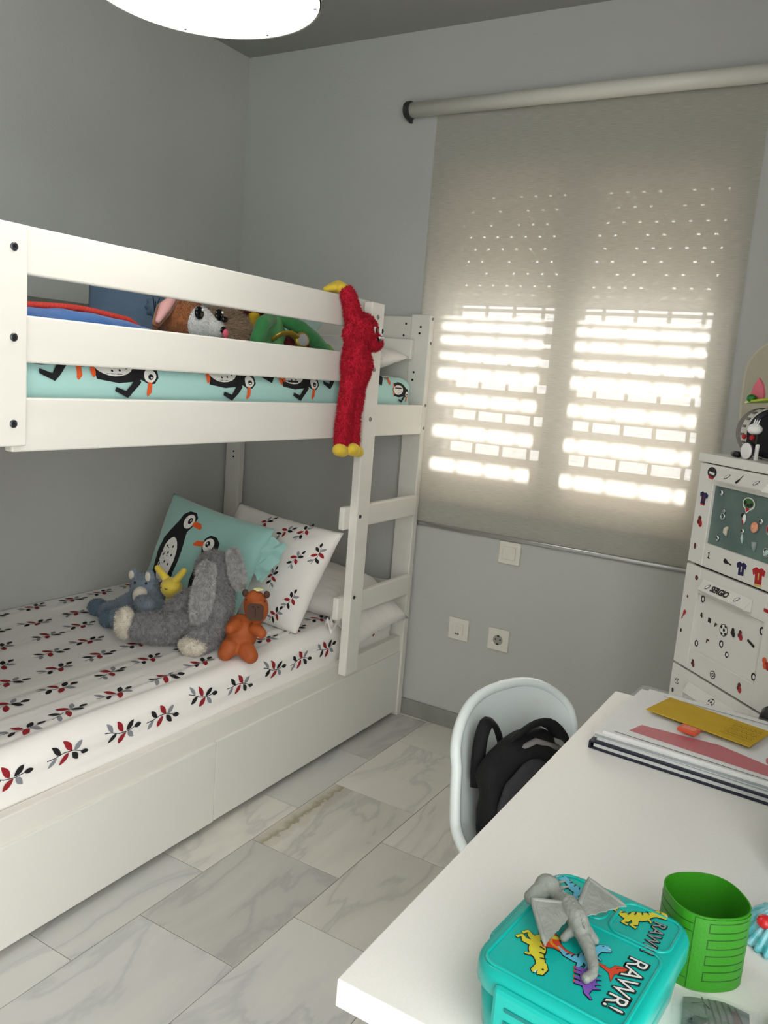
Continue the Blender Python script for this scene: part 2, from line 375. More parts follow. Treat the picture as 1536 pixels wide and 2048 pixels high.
mr = nt.nodes.new('ShaderNodeMapRange'); mr.inputs['From Min'].default_value = .3; mr.inputs['From Max'].default_value = .7; mr.inputs['To Min'].default_value = .26; mr.inputs['To Max'].default_value = .42; L(nz.outputs['Fac'], mr.inputs[0])
m2 = nt.nodes.new('ShaderNodeMixShader'); L(mr.outputs[0], m2.inputs[0]); L(m1.outputs[0], m2.inputs[1]); L(tp.outputs[0], m2.inputs[2]); L(m2.outputs[0], o_.inputs[0])
rb = thing('roller_blind', 'long cream sheer roller blind hanging from a tube over the window', 'blind', (-1.02, 2.86, .82))
MB().lathe([(.027, 0), (.027, 1.5)], (-1.714, 2.886, 2.396), (1, 0, 0), 28).build('roller_tube', CREAMPL, rb, smooth=True)
ec = MB().lathe([(.012, -.018), (.03, -.018), (.033, -.012), (.033, .004), (.028, .006)], (-1.716, 2.886, 2.396), (1, 0, 0), 28).build('end_cap', mat('dark_grey_plastic', (52, 52, 50), .5), rb)
bx('bracket', (-1.731, 2.886, 2.357), (-1.721, YF, 2.422), MATS['dark_grey_plastic'], rb, .003)
MB().box((-1.612, 2.9121, .816), (-.443, 2.9129, 2.396)).build('fabric', FAB, rb)
mb = MB(); mb.loft([mb.ring((x, 2.9125, .818), (0, 1, 0), (0, 0, 1), .0048*k, .0095*k, 16) for x, k in ((-1.612, .7), (-1.609, 1), (-.446, 1), (-.443, .7))]); mb.build('bottom_bar', ALU, rb, smooth=True)

# ================================================================== hanging lamp
LX, LY, LZ, LR = -1.283, 1.316, 2.12, .236
lamp = thing('pendant_lamp', 'round white drum lamp glowing under the ceiling', 'lamp', (LX, LY, LZ))
MB().lathe([(LR, 0), (LR, .19), (LR-.004, .19), (LR-.004, 0.004), (LR-.004, 0)], (LX, LY, LZ), n=64, cap=False).build('shade', mat('lampshade', (214, 212, 204), .8), lamp, smooth=True)
dm = bpy.data.materials.new('lamp_diffuser'); dm.use_nodes = True; nt = dm.node_tree; nt.nodes.clear(); o_ = nt.nodes.new('ShaderNodeOutputMaterial'); em = nt.nodes.new('ShaderNodeEmission'); em.inputs[0].default_value = (1.0, .975, .93, 1); em.inputs[1].default_value = LAMP_STRENGTH; nt.links.new(em.outputs[0], o_.inputs[0])
MB().lathe([(LR-.005, .004), (LR-.005, .008)], (LX, LY, LZ), n=64).build('diffuser', dm, lamp)
for a in (-.15, .75, 1.65, 2.5, 3.4, 4.3, 5.2):
    c, s = math.cos(a), math.sin(a); bx('clip', (LX+c*(LR-.012)-.003, LY+s*(LR-.012)-.002, LZ+.001), (LX+c*(LR-.012)+.003, LY+s*(LR-.012)+.002, LZ+.004), BOLT, lamp)
MB().lathe([(LR-.004, 0), (LR-.004, .004)], (LX, LY, LZ+.186), n=48).build('top_disc', MATS['lampshade'], lamp)
MB().tube([(LX, LY, LZ+.19), (LX, LY, ZC-.03)], .004, 8).build('cord', WHITEPL, lamp)
MB().lathe([(.05, 0), (.05, -.02), (.03, -.035)], (LX, LY, ZC), n=24).build('ceiling_rose', WHITEPL, lamp, smooth=True)

# ================================================================== bunk bed
bed = thing('bunk_bed', 'white wooden bunk bed with ladder and two drawers below', 'bunk bed', (-2.05, 1.91, 0))
BF = -1.545
def plank(name, lo, hi, m=PAINT, b=.004): return bx(name, lo, hi, m, bed, b)
plank('guard_rail', (BF-.022, .95, 1.543), (BF, 2.43, 1.640))
plank('guard_rail', (BF-.022, .95, 1.364), (BF, 2.43, 1.461))
plank('side_rail', (BF-.025, 1.08, 1.177), (BF, 2.872, 1.291))
fp = plank('end_post', (BF, .93, 1.192), (BF+.022, 1.10, 1.637))
plank('end_post', (BF-.11, .93, 0.0), (BF-.024, .965, 1.62))
plank('end_post', (-2.5475, .93, 0.0), (-2.465, .965, 1.635))
plank('end_post', (BF-.085, 2.872, 0.0), (BF, 2.906, 1.637))
plank('end_post', (-2.5475, 2.872, 0.0), (-2.465, 2.906, 1.637))
plank('head_panel', (-2.465, 2.878, 1.30), (BF-.085, 2.898, 1.628), PAINTD)
plank('head_panel', (-2.465, 2.878, 0.30), (BF-.085, 2.898, 0.56), PAINTD)
plank('cross_bar', (-2.42, 2.846, 1.462), (BF-.06, 2.870, 1.540))
plank('foot_panel', (-2.465, .94, .30), (BF-.11, .96, 1.62), PAINTD)
plank('back_rail', (-2.548, .965, 1.18), (-2.528, 2.872, 1.29))
plank('back_rail', (-2.548, .965, 1.50), (-2.528, 2.872, 1.565), mat('back_rail_shade', (120, 120, 114), .6))  # upper rail coloured grey to stand in for a dark shade stripe
plank('slat_base', (-2.52, .97, 1.205), (BF-.026, 2.868, 1.262))
plank('slat_base', (-2.54, .97, .25), (BF-.06, 2.868, .300))
plank('side_rail', (BF-.045, .93, .268), (BF-.014, 2.872, .346))
plank('back_rail', (-2.55, .965, .20), (-2.54, 2.872, .30))
# ladder
plank('ladder_stile', (-1.535+.003, 2.375, .325), (-1.499, 2.455, 1.632))
for z0, z1 in ((.855, .936), (.53, .612)): plank('ladder_rung', (-1.556, 2.345, z0), (-1.532, 2.866, z1), PAINT, .006)
# drawers
for (y0, y1, xf) in ((.93, 1.766, -1.549), (1.771, 2.900, -1.552)):
    d = plank('drawer', (xf-.017, y0, .022), (xf, y1, .279), DRAWER, .002)
    bx('drawer_box', (-2.30, y0+.02, .03), (xf-.017, y1-.02, .24), DRAWER, d)
# bolts
def bolt(c, ax, r=.009, m=BOLT):
    o = MB().lathe([(r, -.002), (r, .0015), (r*.75, .003), (r*.4, .0022), (r*.38, .0005)], c, ax, 16).build('bolt', m, bed, smooth=False); return o
for z in (1.591, 1.414, 1.239): bolt((BF+.022, 1.068, z), (1, 0, 0), .0085)
LB = mat('ladder_bolt', (150, 150, 150), .3, metal=.7)
for z in (1.585, 1.410, 1.243): bolt((-1.499, 2.414, z), (1, 0, 0), .008, LB)
for z in (.905, .615): bolt((-1.499, 2.395, z), (1, 0, 0), .007)
for z in (1.622, 1.53, 1.29, 1.20): bolt((BF, 2.889, z), (1, 0, 0), .006, LB)
for x, z in ((-1.655, 1.60), (-1.662, 1.555), (-1.585, 1.59), (-1.588, 1.565), (-1.600, 1.415), (-1.603, 1.385), (-2.50, 1.0), (-2.50, .975)):
    MB().lathe([(.0045, 0), (.0045, .0008)], (x, 2.8715 if x > -1.63 or x < -2.4 else 2.8775, z), (0, -1, 0), 12).build('bolt_hole', HOLE, bed)

# ------------------------------------------------------------------ mattresses
def mattress(name, label, x0, x1, z0, z1, y0, y1, rad, m, wr, seed):
    loopf = []      # cross-section from back-top, over the front, under
    n1 = 50
    for i in range(n1+1): loopf.append((x0 + (x1-rad-x0)*i/n1, z1))
    for i in range(1, 9): a = math.pi/2*i/8; loopf.append((x1-rad+rad*math.sin(a), z1-rad+rad*math.cos(a)))
    for i in range(1, 8): loopf.append((x1, z1-rad + (z0-z1+rad)*i/7))
    arc = [0]
    for a, b in zip(loopf, loopf[1:]): arc.append(arc[-1] + math.hypot(b[0]-a[0], b[1]-a[1]))
    cx, cz = (x0+x1)/2, (z0+z1)/2
    def base(s, y):
        s = max(0, min(arc[-1]-1e-6, s)); k = 0
        while k < len(arc)-2 and arc[k+1] < s: k += 1
        t = (s-arc[k])/(arc[k+1]-arc[k]); a, b = loopf[k], loopf[k+1]; x = a[0]+(b[0]-a[0])*t; z = a[1]+(b[1]-a[1])*t
        e = min(y-y0, y1-y); sc = 1.0
        if e < .05: sc = 1 - .32*(1-math.sqrt(max(0, 1-(1-max(e, 0)/.05)**2)))
        zz = cz + (z-cz)*sc; xx = x if x < cx else cx + (x-cx)*(1-(1-sc)*.12)
        return Vector((xx, y, zz))
    def nrm(s, y):
        a = base(s+.004, y)-base(s-.004, y); b = base(s, min(y+.004, y1))-base(s, max(y-.004, y0)); n = b.cross(a)
        n = n.normalized() if n.length > 1e-9 else Vector((0, 0, 1))
        return n if n.z > -.2 and (n.z > .05 or n.x > 0) else -n
    ytop = arc[n1]
    def surf(s, y, h=0.0):
        p = base(s, y); n = nrm(s, y)
        w = wr*(noise.noise(Vector((s*9+seed, y*1.6, 0)))*.9 + noise.noise(Vector((s*26, y*4+seed, 3)))*.35)
        fr = max(0, min(1, (s-ytop*.55)/(ytop*.45))); w += wr*fr*.9*noise.noise(Vector((s*42, y*2.2+s*5, seed)))
        return p + n*(w+h)
    t = thing(name, label, 'mattress', (cx, (y0+y1)/2, z0))
    mb = MB(); NS, NY = 130, 110; rows = []
    for j in range(NY+1):
        u = j/NY; y = y0 + (y1-y0)*u
        if j < 6: y = y0 + .05*(j/6)**2
        if j > NY-6: y = y1 - .05*((NY-j)/6)**2
        r = mb.addv([surf(arc[-1]*i/NS, y) for i in range(NS+1)]); e = r[-1].co; r += mb.addv([(x1-.02, y, z0), (x0, y, z0)]); rows.append(r)
    n = len(rows[0])
    for a, b in zip(rows, rows[1:]):
        for i in range(n): mb.face([a[i], a[(i+1) % n], b[(i+1) % n], b[i]])
    mb.face(rows[0]); mb.face(list(reversed(rows[-1])))
    mb.build('fitted_sheet', m, t, smooth=True)
    return t, surf, arc[-1], ytop
mlow, slow, SA, ST_ = mattress('mattress', 'lower bunk mattress in a white fitted sheet scattered with leafy sprigs', -2.55, -1.590, .296, .472, .975, 2.855, .055, COTTONB, .0060, 4)
mup, sup, SA2, ST2 = mattress('mattress', 'upper bunk mattress in a mint sheet printed with penguins', -2.52, -1.583, 1.262, 1.388, .975, 2.845, .045, MINT, .0055, 11)
# scattered sprig motif (black, red and grey leaves)
def LEAF(cx, cy, l, w, a, n=8):
    t = [i/n for i in range(n+1)]; up = [(-l/2 + l*q, w/2*math.sin(math.pi*q)**.8) for q in t]; dn = [(-l/2 + l*q, -w/2*math.sin(math.pi*q)**.8) for q in t[-2:0:-1]]
    return [(cx + x*math.cos(a) - y*math.sin(a), cy + x*math.sin(a) + y*math.cos(a)) for x, y in up + dn]
def sprig(flip=1, var=0):
    f = flip; S = [(ST([(-.048, .006*f), (-.030, .004*f), (-.008, -.002*f), (.016, -.002*f), (.042, .006*f)], .0018), 0)]
    for x, y, l, w, a, c in ((-.034, .014, .026, .011, 2.3, 2), (-.026, -.009, .028, .012, -2.4, 0), (-.006, .012, .030, .014, 2.2, 1), (.002, -.014, .030, .014, -2.3, 1), (.022, .011, .028, .013, .8, 0), (.026, -.010, .026, .012, -.7, 2), (.044, .007, .022, .011, .15, 0)):
        S.append((LEAF(x, y*f, l, w, a*f), c))
    return S
PR = [BLK, RED, GRY]
def place_motif(i, parent, surf, s, y, flip=1, rot=0.0, sc=1.0):
    c, sn = math.cos(rot), math.sin(rot)
    shp = [([((x*c - yy*sn)*sc, (x*sn + yy*c)*sc) for x, yy in poly], mi) for poly, mi in sprig(flip)]
    decal('sprig_print', shp, lambda x, yy, h: surf(s - yy, y + x, h), PR, parent, .012)
k = 0
for r in range(8):
    for q in range(13):
        s = .05 + r*.135 + random.uniform(-.008, .008); y = 1.04 + q*.158 + (.075 if r % 2 else 0) + random.uniform(-.012, .012)
        if y > 2.80 or s > SA-.03: continue
        place_motif(k, mlow, slow, s, y, 1 if (r+q) % 2 else -1, random.uniform(-.25, .25), 1.18); k += 1

# penguin print, y up, beak to +x, about 1 unit tall
def penguin(sc=1.0, ox=0, oy=0, rot=0, mir=1, wing=True):
    S = []; A = S.append
    A(([(-.20, -.42), (-.26, -.1), (-.22, .1), (-.12, .24), (-.05, .36), (-.03, .46), (.05, .53), (.15, .54), (.22, .48), (.23, .38), (.18, .26), (.21, .1), (.23, -.1), (.19, -.42), (0, -.48)], 0))
    A((E2(.0, -.15, .15, .30), 1)); A((E2(.125, .40, .085, .10), 1)); A((E2(.14, .41, .035, .045), 0)); A((E2(.148, .42, .010, .016), 1))
    A(([(.20, .36), (.36, .34), (.38, .37), (.33, .42), (.21, .43)], 2))
    for x, y in ((-.06, .02), (.05, .03), (0, -.06), (-.08, -.1), (.08, -.08), (0, -.18), (-.09, -.22), (.09, -.2)): A((E2(x, y, .014, .018, 0, 8), 0))
    A((E2(-.10, -.48, .07, .035), 2)); A((E2(.10, -.48, .07, .035), 2))
    if wing: A((ST([(.17, .2), (.36, .02), (.30, -.16)], [.10, .09, .05]), 0))
    c, s = math.cos(rot), math.sin(rot)
    return [([(ox + (x*mir*c - y*s)*sc, oy + (x*mir*s + y*c)*sc) for x, y in poly], mi) for poly, mi in S]
PG = [BLK, WHT, ORG]
# on the upper sheet they lie sideways, heads toward the window, beaks downward
for i, (y, ds) in enumerate(((1.20, -.012), (1.41, .022), (1.60, -.045), (1.79, .024), (1.96, -.03), (2.11, .02), (2.27, -.02), (2.44, .018), (2.60, -.04), (2.755, .052))):
    sc0 = ST2 + .018 + ds
    decal('penguin_print', [(pl, mi) for pl, mi in penguin(.20 if i < 9 else .12)], lambda x, yy, h, y=y, sc0=sc0: sup(min(sc0 + x, SA2-.001), min(y + yy, 2.84), h), PG, mup, .009)

# ------------------------------------------------------------------ pillows
def pillow(name, label, BL, BR, TR, TL, T, m, cat='pillow', wr=.006, seed=0, n=44, pinch=.05, group=None, power=.55, bend=None):
    BL, BR, TR, TL = map(Vector, (BL, BR, TR, TL)); N = ((BR-BL).cross(TL-BL)).normalized()
    W = ((BR-BL).length + (TR-TL).length)/2; H = ((TL-BL).length + (TR-BR).length)/2
    def pos(u, v, side, h=0.0):
        uu = u*(1-pinch*(1-v*v)); vv = v*(1-pinch*(1-u*u)); a, b = (uu+1)/2, (vv+1)/2
        p = BL*(1-a)*(1-b) + BR*a*(1-b) + TR*a*b + TL*(1-a)*b
        th = max(0, (1-abs(u)**2.6)*(1-abs(v)**2.6))**power
        w = wr*noise.noise(Vector((u*3+seed, v*3, side*5)))*min(1, th*2) + wr*.5*noise.noise(Vector((u*9+v*4, v*8-u*5, seed+side)))*min(1, th*3)
        q = p + N*side*(T/2*th + w*1.0 + h)
        return bend(q) if bend else q
    t = thing(name, label, cat, tuple((BL+BR)/2), group)
    mb = MB(); mb.grid(lambda a, b: pos(a*2-1, b*2-1, 1), n, n); mb.grid(lambda a, b: pos(a*2-1, b*2-1, -1), n, n)
    mb.build('cover', m, t, smooth=True, weld=.0004)
    return t, (lambda x, y, h: pos(x/(W/2), y/(H/2), 1, h)), W, H
pt, ps, PW, PH = pillow('penguin_cushion', 'square mint cushion with two penguins propped behind the plush toys', (-2.235, 2.06, .468), (-1.765, 2.03, .475), (-1.725, 2.215, .845), (-2.245, 2.25, .895), .13, MINTD, 'cushion', .004, 2)
decal('penguin_print', penguin(.29, -.115, .03, .0, 1, False), ps, PG, pt, .012)
decal('penguin_print', penguin(.27, .10, -.02, .05, -1, False), ps, PG, pt, .012)
# loose flap of the cushion cover
mb = MB(); mb.grid(lambda a, b: Vector((-1.735+.055*a*(1-.5*b)-.03*b, 2.195+.03*a-.05*b+.008*math.sin(b*14+a*3), .815-.13*b-.03*a*a+.006*math.sin(a*9+b*6))), 14, 20)
V = mb.bm; mb.build('cover_flap', MINTD, pt, smooth=True)
p2, ps2, W2, H2 = pillow('pillow', 'white pillow with leafy sprigs leaning behind the mint cushion', (-2.14, 2.30, .470), (-1.645, 2.265, .470), (-1.545, 2.37, .842), (-2.10, 2.46, .86), .15, COTTON, 'pillow', .006, 5)
for i, (x, y) in enumerate(((.17, .06), (.235, .10), (.06, .15), (.215, -.09), (.11, -.03), (.17, -.16), (-.05, .16), (.13, .17))): place_motif(i, p2, lambda s, y_, h, ps2=ps2: ps2(y_, -s, h), -y, x, 1 if i % 2 else -1, 1.2 + .4*math.sin(i*2.1), .85)
p3, ps3, W3, H3 = pillow('pillow', 'plain white pillow lying flat at the head of the lower bunk', (-2.30, 2.50, .515), (-1.510, 2.46, .510), (-1.490, 2.80, .560), (-2.30, 2.83, .60), .15, COTTON, 'pillow', .006, 9, pinch=.03, bend=lambda q: q - Vector((0, 0, max(0.0, q.x+1.665)*.62)))
mb = MB(); mb.grid(lambda a, b: Vector((-1.62+.04*a, 2.40+.06*b, .475+.02*math.sin(a*6+b*4)+.02*b+.014*math.sin(b*11))), 12, 14); mb.build('case_corner', COTTON, p3, smooth=True)
p4, ps4, W4, H4 = pillow('pillow', 'white pillow with a black motif at the window end of the upper bunk', (-2.30, 2.63, 1.45), (-1.60, 2.63, 1.452), (-1.605, 2.838, 1.470), (-2.30, 2.838, 1.47), .13, COTTON, 'pillow', .008, 13)
decal('motif_print', [(E2(0, 0, .035, .02, .5), 0)], lambda x, y, h: ps4(x+.22, y-.06, h), [BLK], p4)
p5, ps5, W5, H5 = pillow('pillow', 'mint pillow behind the green doll on the upper bunk', (-2.25, 2.46, 1.40), (-1.86, 2.42, 1.40), (-1.84, 2.60, 1.585), (-2.25, 2.62, 1.60), .08, mat('mint_pale', (176, 206, 200), .85, sheen=.2), 'pillow', .005, 17)


# ------------------------------------------------------------------ plush toys on the lower bunk
PLG = mat('plush_grey', (104, 102, 104), .95, var=(60, (160, 158, 158), .3), bump=(90, .5), sheen=.4)
FURG = mat('fur_grey', (98, 97, 99), .95, var=(90, (186, 184, 184), .22), sheen=.3)
PLW = mat('plush_cream', (228, 220, 204), .95, bump=(120, .6), sheen=.3)
PLB = mat('plush_bluegrey', (112, 126, 140), .95, var=(40, (130, 144, 156)), bump=(110, .5), sheen=.4)
PLBD = mat('plush_teal_dark', (84, 108, 124), .95, bump=(110, .5), sheen=.4)
PLY = mat('plush_yellow', (224, 196, 62), .92, var=(30, (236, 210, 84)), bump=(140, .3), sheen=.4)
rab = thing('plush_rabbit', 'large grey plush rabbit with long drooping ears slumped on the mint cushion', 'plush toy', (-1.82, 1.97, .47))
blob_part('body', [('c', [(-1.80, 1.975, .545), (-1.80, 1.99, .60), (-1.81, 2.02, .66)], [.072, .075, .062]), ('e', (-1.825, 2.03, .715), (.066, .058, .062)),
    ('c', [(-1.83, 1.96, .535), (-1.90, 1.88, .530), (-1.945, 1.83, .532)], [.060, .052, .044]), ('c', [(-1.77, 1.95, .53), (-1.765, 1.90, .515)], [.055, .042]),
    ('c', [(-1.75, 1.985, .62), (-1.735, 1.96, .56)], [.032, .028]), ('c', [(-1.86, 1.96, .625), (-1.90, 1.925, .585)], [.032, .03])], PLG, rab, .006, 5, .003, 60, (26000, .013, (0, -.1, -.8)), FURG)
FURL = mat('fur_grey_light', (150, 148, 149), .95, var=(70, (226, 224, 222), .25), sheen=.3)
for c, r, ax, an in (((-1.768, 1.915, .655), (.033, .017, .100), 'Y', .12), ((-1.715, 2.015, .728), (.024, .015, .058), 'Y', -.25)):
    rot = Matrix.Rotation(.73, 3, 'Z') @ Matrix.Rotation(an, 3, ax)
    blob_part('ear', [('e', c, r, rot), ('e', Vector(c) + rot @ Vector((0, .02, r[2]*.8)), (r[0]*.8, .03, .03), rot)], PLG, rab, .005, 3, .003, 60, (11000, .012, (0, -.1, -.9)), FURL)
for c, r in (((-1.985, 1.795, .545), (.030, .030, .052)), ((-1.762, 1.872, .502), (.048, .034, .028))):
    blob_part('foot', [('e', c, r)], PLW, rab, .005, 3, .005, 70, (2500, .008, (0, -.2, -.3)))
bear = thing('plush_bear', 'blue grey plush bear with cream muzzle sitting against the mint cushion', 'plush toy', (-2.10, 2.0, .47))
blob_part('body', [('e', (-2.12, 2.01, .60), (.052, .048, .048)), ('c', [(-2.06, 1.99, .53), (-2.09, 2.0, .56)], [.062, .05]), ('c', [(-2.14, 1.99, .55), (-2.20, 1.965, .51), (-2.25, 1.955, .495)], [.036, .034, .030]),
    ('c', [(-2.06, 1.95, .56), (-2.0, 1.91, .57)], [.034, .03]), ('c', [(-2.10, 1.96, .51), (-2.13, 1.90, .505)], [.04, .035])], PLB, bear, .005, 5, .002, 60, (7000, .006, (0, 0, -.4)))
blob_part('muzzle', [('e', (-2.088, 1.962, .582), (.028, .026, .032))], PLW, bear, .004, 3)
for x, z in ((-2.165, .635), (-2.085, .645)):
    blob_part('ear', [('e', (x, 2.0, z), (.022, .012, .026))], PLB, bear, .004, 3); blob_part('ear_lining', [('e', (x, 1.990, z), (.013, .006, .018))], PLW, bear, .003, 2)
for x in (-2.118, -2.085): MB().ell((x, 1.963+(x+2.118)*.6, .622), (.0045, .004, .0045)).build('eye', EYE, bear, smooth=True)
for c, r in (((-2.285, 1.95, .50), (.036, .034, .030)), ((-2.155, 1.885, .502), (.030, .03, .03))): blob_part('paw', [('e', c, r)], PLBD, bear, .004, 3, .003, 60, (1500, .006, (0, 0, -.3)))
yel = thing('yellow_plush', 'small yellow plush toy with two upright ears between bear and rabbit', 'plush toy', (-2.00, 2.02, .53))
blob_part('body', [('e', (-2.005, 2.005, .628), (.040, .036, .036)), ('e', (-1.995, 2.02, .575), (.040, .036, .045))], PLY, yel, .004, 4)
for a, b in (((-2.025, 2.0, .655), (-2.052, 1.985, .690)), ((-1.985, 2.005, .655), (-1.955, 2.01, .694))): blob_part('ear', [('c', [a, b], [.014, .011])], PLY, yel, .003, 3)
for x in (-2.02, -1.992): MB().tube([(x-.006, 1.9685, .632), (x, 1.967, .629), (x+.006, 1.9685, .632)], .0015, 6).build('closed_eye', mat('stitch_brown', (90, 70, 20), .8), yel)
yel.location += Vector((.024, -.014, 0)); bear.location += Vector((.004, -.012, .003))
CAP = mat('capybara_orange', (176, 88, 34), .65, var=(25, (160, 76, 28)), bump=(150, .15))
CAPD = mat('capybara_brown', (74, 46, 32), .7)
cp = thing('capybara_figure', 'orange brown capybara figure sitting upright with a dark square muzzle', 'toy figure', (-1.655, 1.985, .473))
RX = Matrix.Rotation(-.22, 3, 'Y')
blob_part('body', [('e', (-1.662, 1.99, .545), (.052, .045, .060), RX), ('e', (-1.620, 1.985, .634), (.040, .040, .055), RX), ('e', (-1.615, 1.955, .632), (.036, .022, .036)),
    ('c', [(-1.690, 1.955, .505), (-1.702, 1.945, .488)], [.032, .026]), ('c', [(-1.638, 1.95, .498), (-1.622, 1.935, .487)], [.030, .025]), ('c', [(-1.675, 1.96, .578), (-1.690, 1.935, .572)], [.022, .017]), ('c', [(-1.615, 1.96, .570), (-1.592, 1.94, .562)], [.022, .017])], CAP, cp, .004, 5)
def capf(x, y, h): return Vector((-1.614+x, 1.9335-h-.25*(x*x+y*y)*8, .632+y))
decal('muzzle_patch', [([(-.026, -.018), (-.018, -.027), (.018, -.027), (.026, -.018), (.026, .020), (.016, .028), (-.016, .028), (-.026, .020)], 0), (E2(-.008, .017, .0035, .002, 0, 8), 1), (E2(.008, .017, .0035, .002, 0, 8), 1), (ST([(0, .012), (0, -.016)], .0014), 1)], capf, [CAPD, BLK], cp, .006, .002)
for x in (-1.656, -1.588): blob_part('ear', [('e', (x, 1.985, .676), (.011, .008, .013))], CAPD, cp, .003, 2)
for x in (-1.648, -1.589): MB().ell((x, 1.953, .664), (.003, .003, .003), None, 8, 6).build('eye', EYE, cp, smooth=True)
mb = MB(); [mb.ell((-1.615+.009*math.cos(a), 1.98+.009*math.sin(a), .692), (.008, .006, .004)) for a in (0, 1.6, 3.1, 4.7)]
mb.build('flower', mat('pale_yellow', (228, 224, 170), .6), cp, smooth=True)
cp.rotation_euler.z = .55; cp.location.x += .015; cp.location.y -= .012; cp.location.z += .006

# ------------------------------------------------------------------ things on the upper bunk
BLUE = mat('blue_fleece', (32, 108, 184), .9, var=(14, (22, 88, 160)), bump=(90, .3), sheen=.3)
REDT = mat('red_trim', (224, 70, 52), .8, var=(200, (180, 40, 34)))
bl = thing('blanket', 'rumpled blue blanket with red edging on the upper bunk', 'blanket', (-1.78, 1.42, 1.39))
def blz(t): return 1.478 + .008*math.sin(t*7) + .026*math.exp(-((t-.62)/.22)**2) + .012*math.exp(-((t+.02)/.12)**2) - .05*max(0, t-.85)/.15
mb = MB()
def blf(a, b):
    y = 1.0 + .70*a; ang = b*math.pi; zt = blz(a); e = 1-.75*max(0, (a-.8)/.2)**2
    x = -1.80 - .17*math.cos(ang)*e; z = 1.391 + (zt-1.391)*(math.sin(ang)**.6)*e + .004*noise.noise(Vector((a*14, b*6, 2)))
    return (x, y, z)
mb.grid(blf, 60, 24); mb.build('cloth', BLUE, bl, smooth=True)
MB().tube([(-1.775, 1.0+.70*t, blz(t)*1.0 + .004 - max(0, t-.8)**2*.6) for t in [i/40*.98+.01 for i in range(41)]], .009, 8).build('edging', REDT, bl, smooth=True)
DEN = mat('denim_grey', (96, 116, 138), .9, var=(8, (84, 104, 126)), bump=(160, .2))
dc, dcs, _, _ = pillow('buttoned_cushion', 'dusty blue cushion with a gathered knot leaning behind the puppy plush', (-2.20, 1.78, 1.395), (-1.92, 2.0, 1.395), (-1.94, 2.04, 1.63), (-2.22, 1.82, 1.63), .10, DEN, 'cushion', .004, 21)
kc = dcs(.06, .04, .0)
mb = MB(); k0 = dcs(.05, .03, 0); k1 = dcs(.05, .03, .02); nn = (k1-k0).normalized(); a1 = nn.orthogonal().normalized(); a2 = nn.cross(a1); rings = []
for r, h in ((.004, .026), (.014, .024), (.026, .016), (.034, .004), (.036, -.004)):
    rings.append(mb.addv([k0 + nn*h + (a1*math.cos(2*math.pi*i/36) + a2*math.sin(2*math.pi*i/36))*(r*(1+.10*math.sin(i*math.pi/2.0+.4))) for i in range(36)]))
mb.loft(rings); mb.build('knot', DEN, dc, smooth=True)
mb = MB(); sd = mat('dark_stitch', (30, 40, 54), .9)
for q in ((0, 0), (.010, .012), (-.010, .014)): mb.tube([dcs(.05, .03-.02, .027), dcs(.05+q[0], .03+.012+q[1], .026)], .0016, 6)
mb.build('lacing', sd, dc)
BRN = mat('plush_brown', (122, 72, 36), .95, var=(50, (160, 100, 54), .3), bump=(110, .5), sheen=.3)
WPL = mat('plush_white', (222, 222, 220), .95, var=(60, (200, 200, 200), .3), bump=(110, .5), sheen=.3)
PNK = mat('plush_pink', (222, 168, 164), .9, bump=(110, .3))
pu = thing('plush_puppy', 'brown and white plush puppy with open mouth peeking over the guard rail', 'plush toy', (-1.75, 1.79, 1.388))
blob_part('head', [('e', (-1.765, 1.785, 1.505), (.062, .078, .066)), ('c', [(-1.80, 1.79, 1.46), (-1.86, 1.80, 1.44)], [.06, .05])], BRN, pu, .005, 4, .002, 60, (6000, .006, (.2, 0, -.3)))
blob_part('face', [('e', (-1.722, 1.800, 1.500), (.036, .056, .048)), ('e', (-1.700, 1.835, 1.492), (.030, .034, .030))], WPL, pu, .004, 4, .002, 60, (4000, .005, (.2, 0, -.3)))
for (y, x) in ((1.770, -1.692), (1.842, -1.683)):
    MB().ell((x, y, 1.528), (.008, .017, .019), Matrix.Rotation(.25, 3, 'X')).build('eye', EYE, pu, smooth=True); MB().ell((x+.007, y+.005, 1.537), (.003, .004, .004)).build('eye_glint', WHITEPL, pu, smooth=True)
MB().ell((-1.667, 1.846, 1.518), (.010, .013, .009)).build('nose', EYE, pu, smooth=True)
MB().ell((-1.671, 1.848, 1.488), (.006, .012, .010)).build('mouth', EYE, pu, smooth=True)
MB().ell((-1.663, 1.850, 1.478), (.007, .011, .013)).build('tongue', mat('tongue_pink', (226, 96, 116), .5), pu, smooth=True)
for (p0, p1, p2_) in (((-1.755, 1.725, 1.555), (-1.745, 1.685, 1.525), (-1.735, 1.650, 1.485)), ((-1.82, 1.84, 1.56), (-1.85, 1.87, 1.56), (-1.86, 1.90, 1.53))):
    blob_part('ear', [('c', [p0, p1, p2_], [.016, .022, .012])], BRN, pu, .004, 3)
    q = [Vector(p)+Vector((.010, -.004, .008)) for p in (p0, p1, p2_)]; blob_part('ear_lining', [('c', q, [.010, .017, .008])], PNK, pu, .0035, 2)
TAN = mat('plush_tan', (136, 112, 90), .95, var=(60, (164, 140, 114), .3), bump=(110, .5), sheen=.3)
tn = thing('brown_fur_toy', 'shaggy taupe plush toy lying between puppy and green doll', 'plush toy', (-1.80, 1.98, 1.388))
blob_part('body', [('c', [(-1.80, 1.945, 1.473), (-1.80, 2.01, 1.478)], [.082, .080])], TAN, tn, .006, 4, .004, 40, (9000, .016, (.3, .4, -.3)))
GRN = mat('felt_green', (58, 140, 76), .9, var=(30, (48, 122, 64)), bump=(160, .3), sheen=.3); GRNL = mat('felt_green_light', (98, 166, 104), .9, bump=(160, .3)); GRN2 = mat('felt_lime', (120, 168, 70), .9)
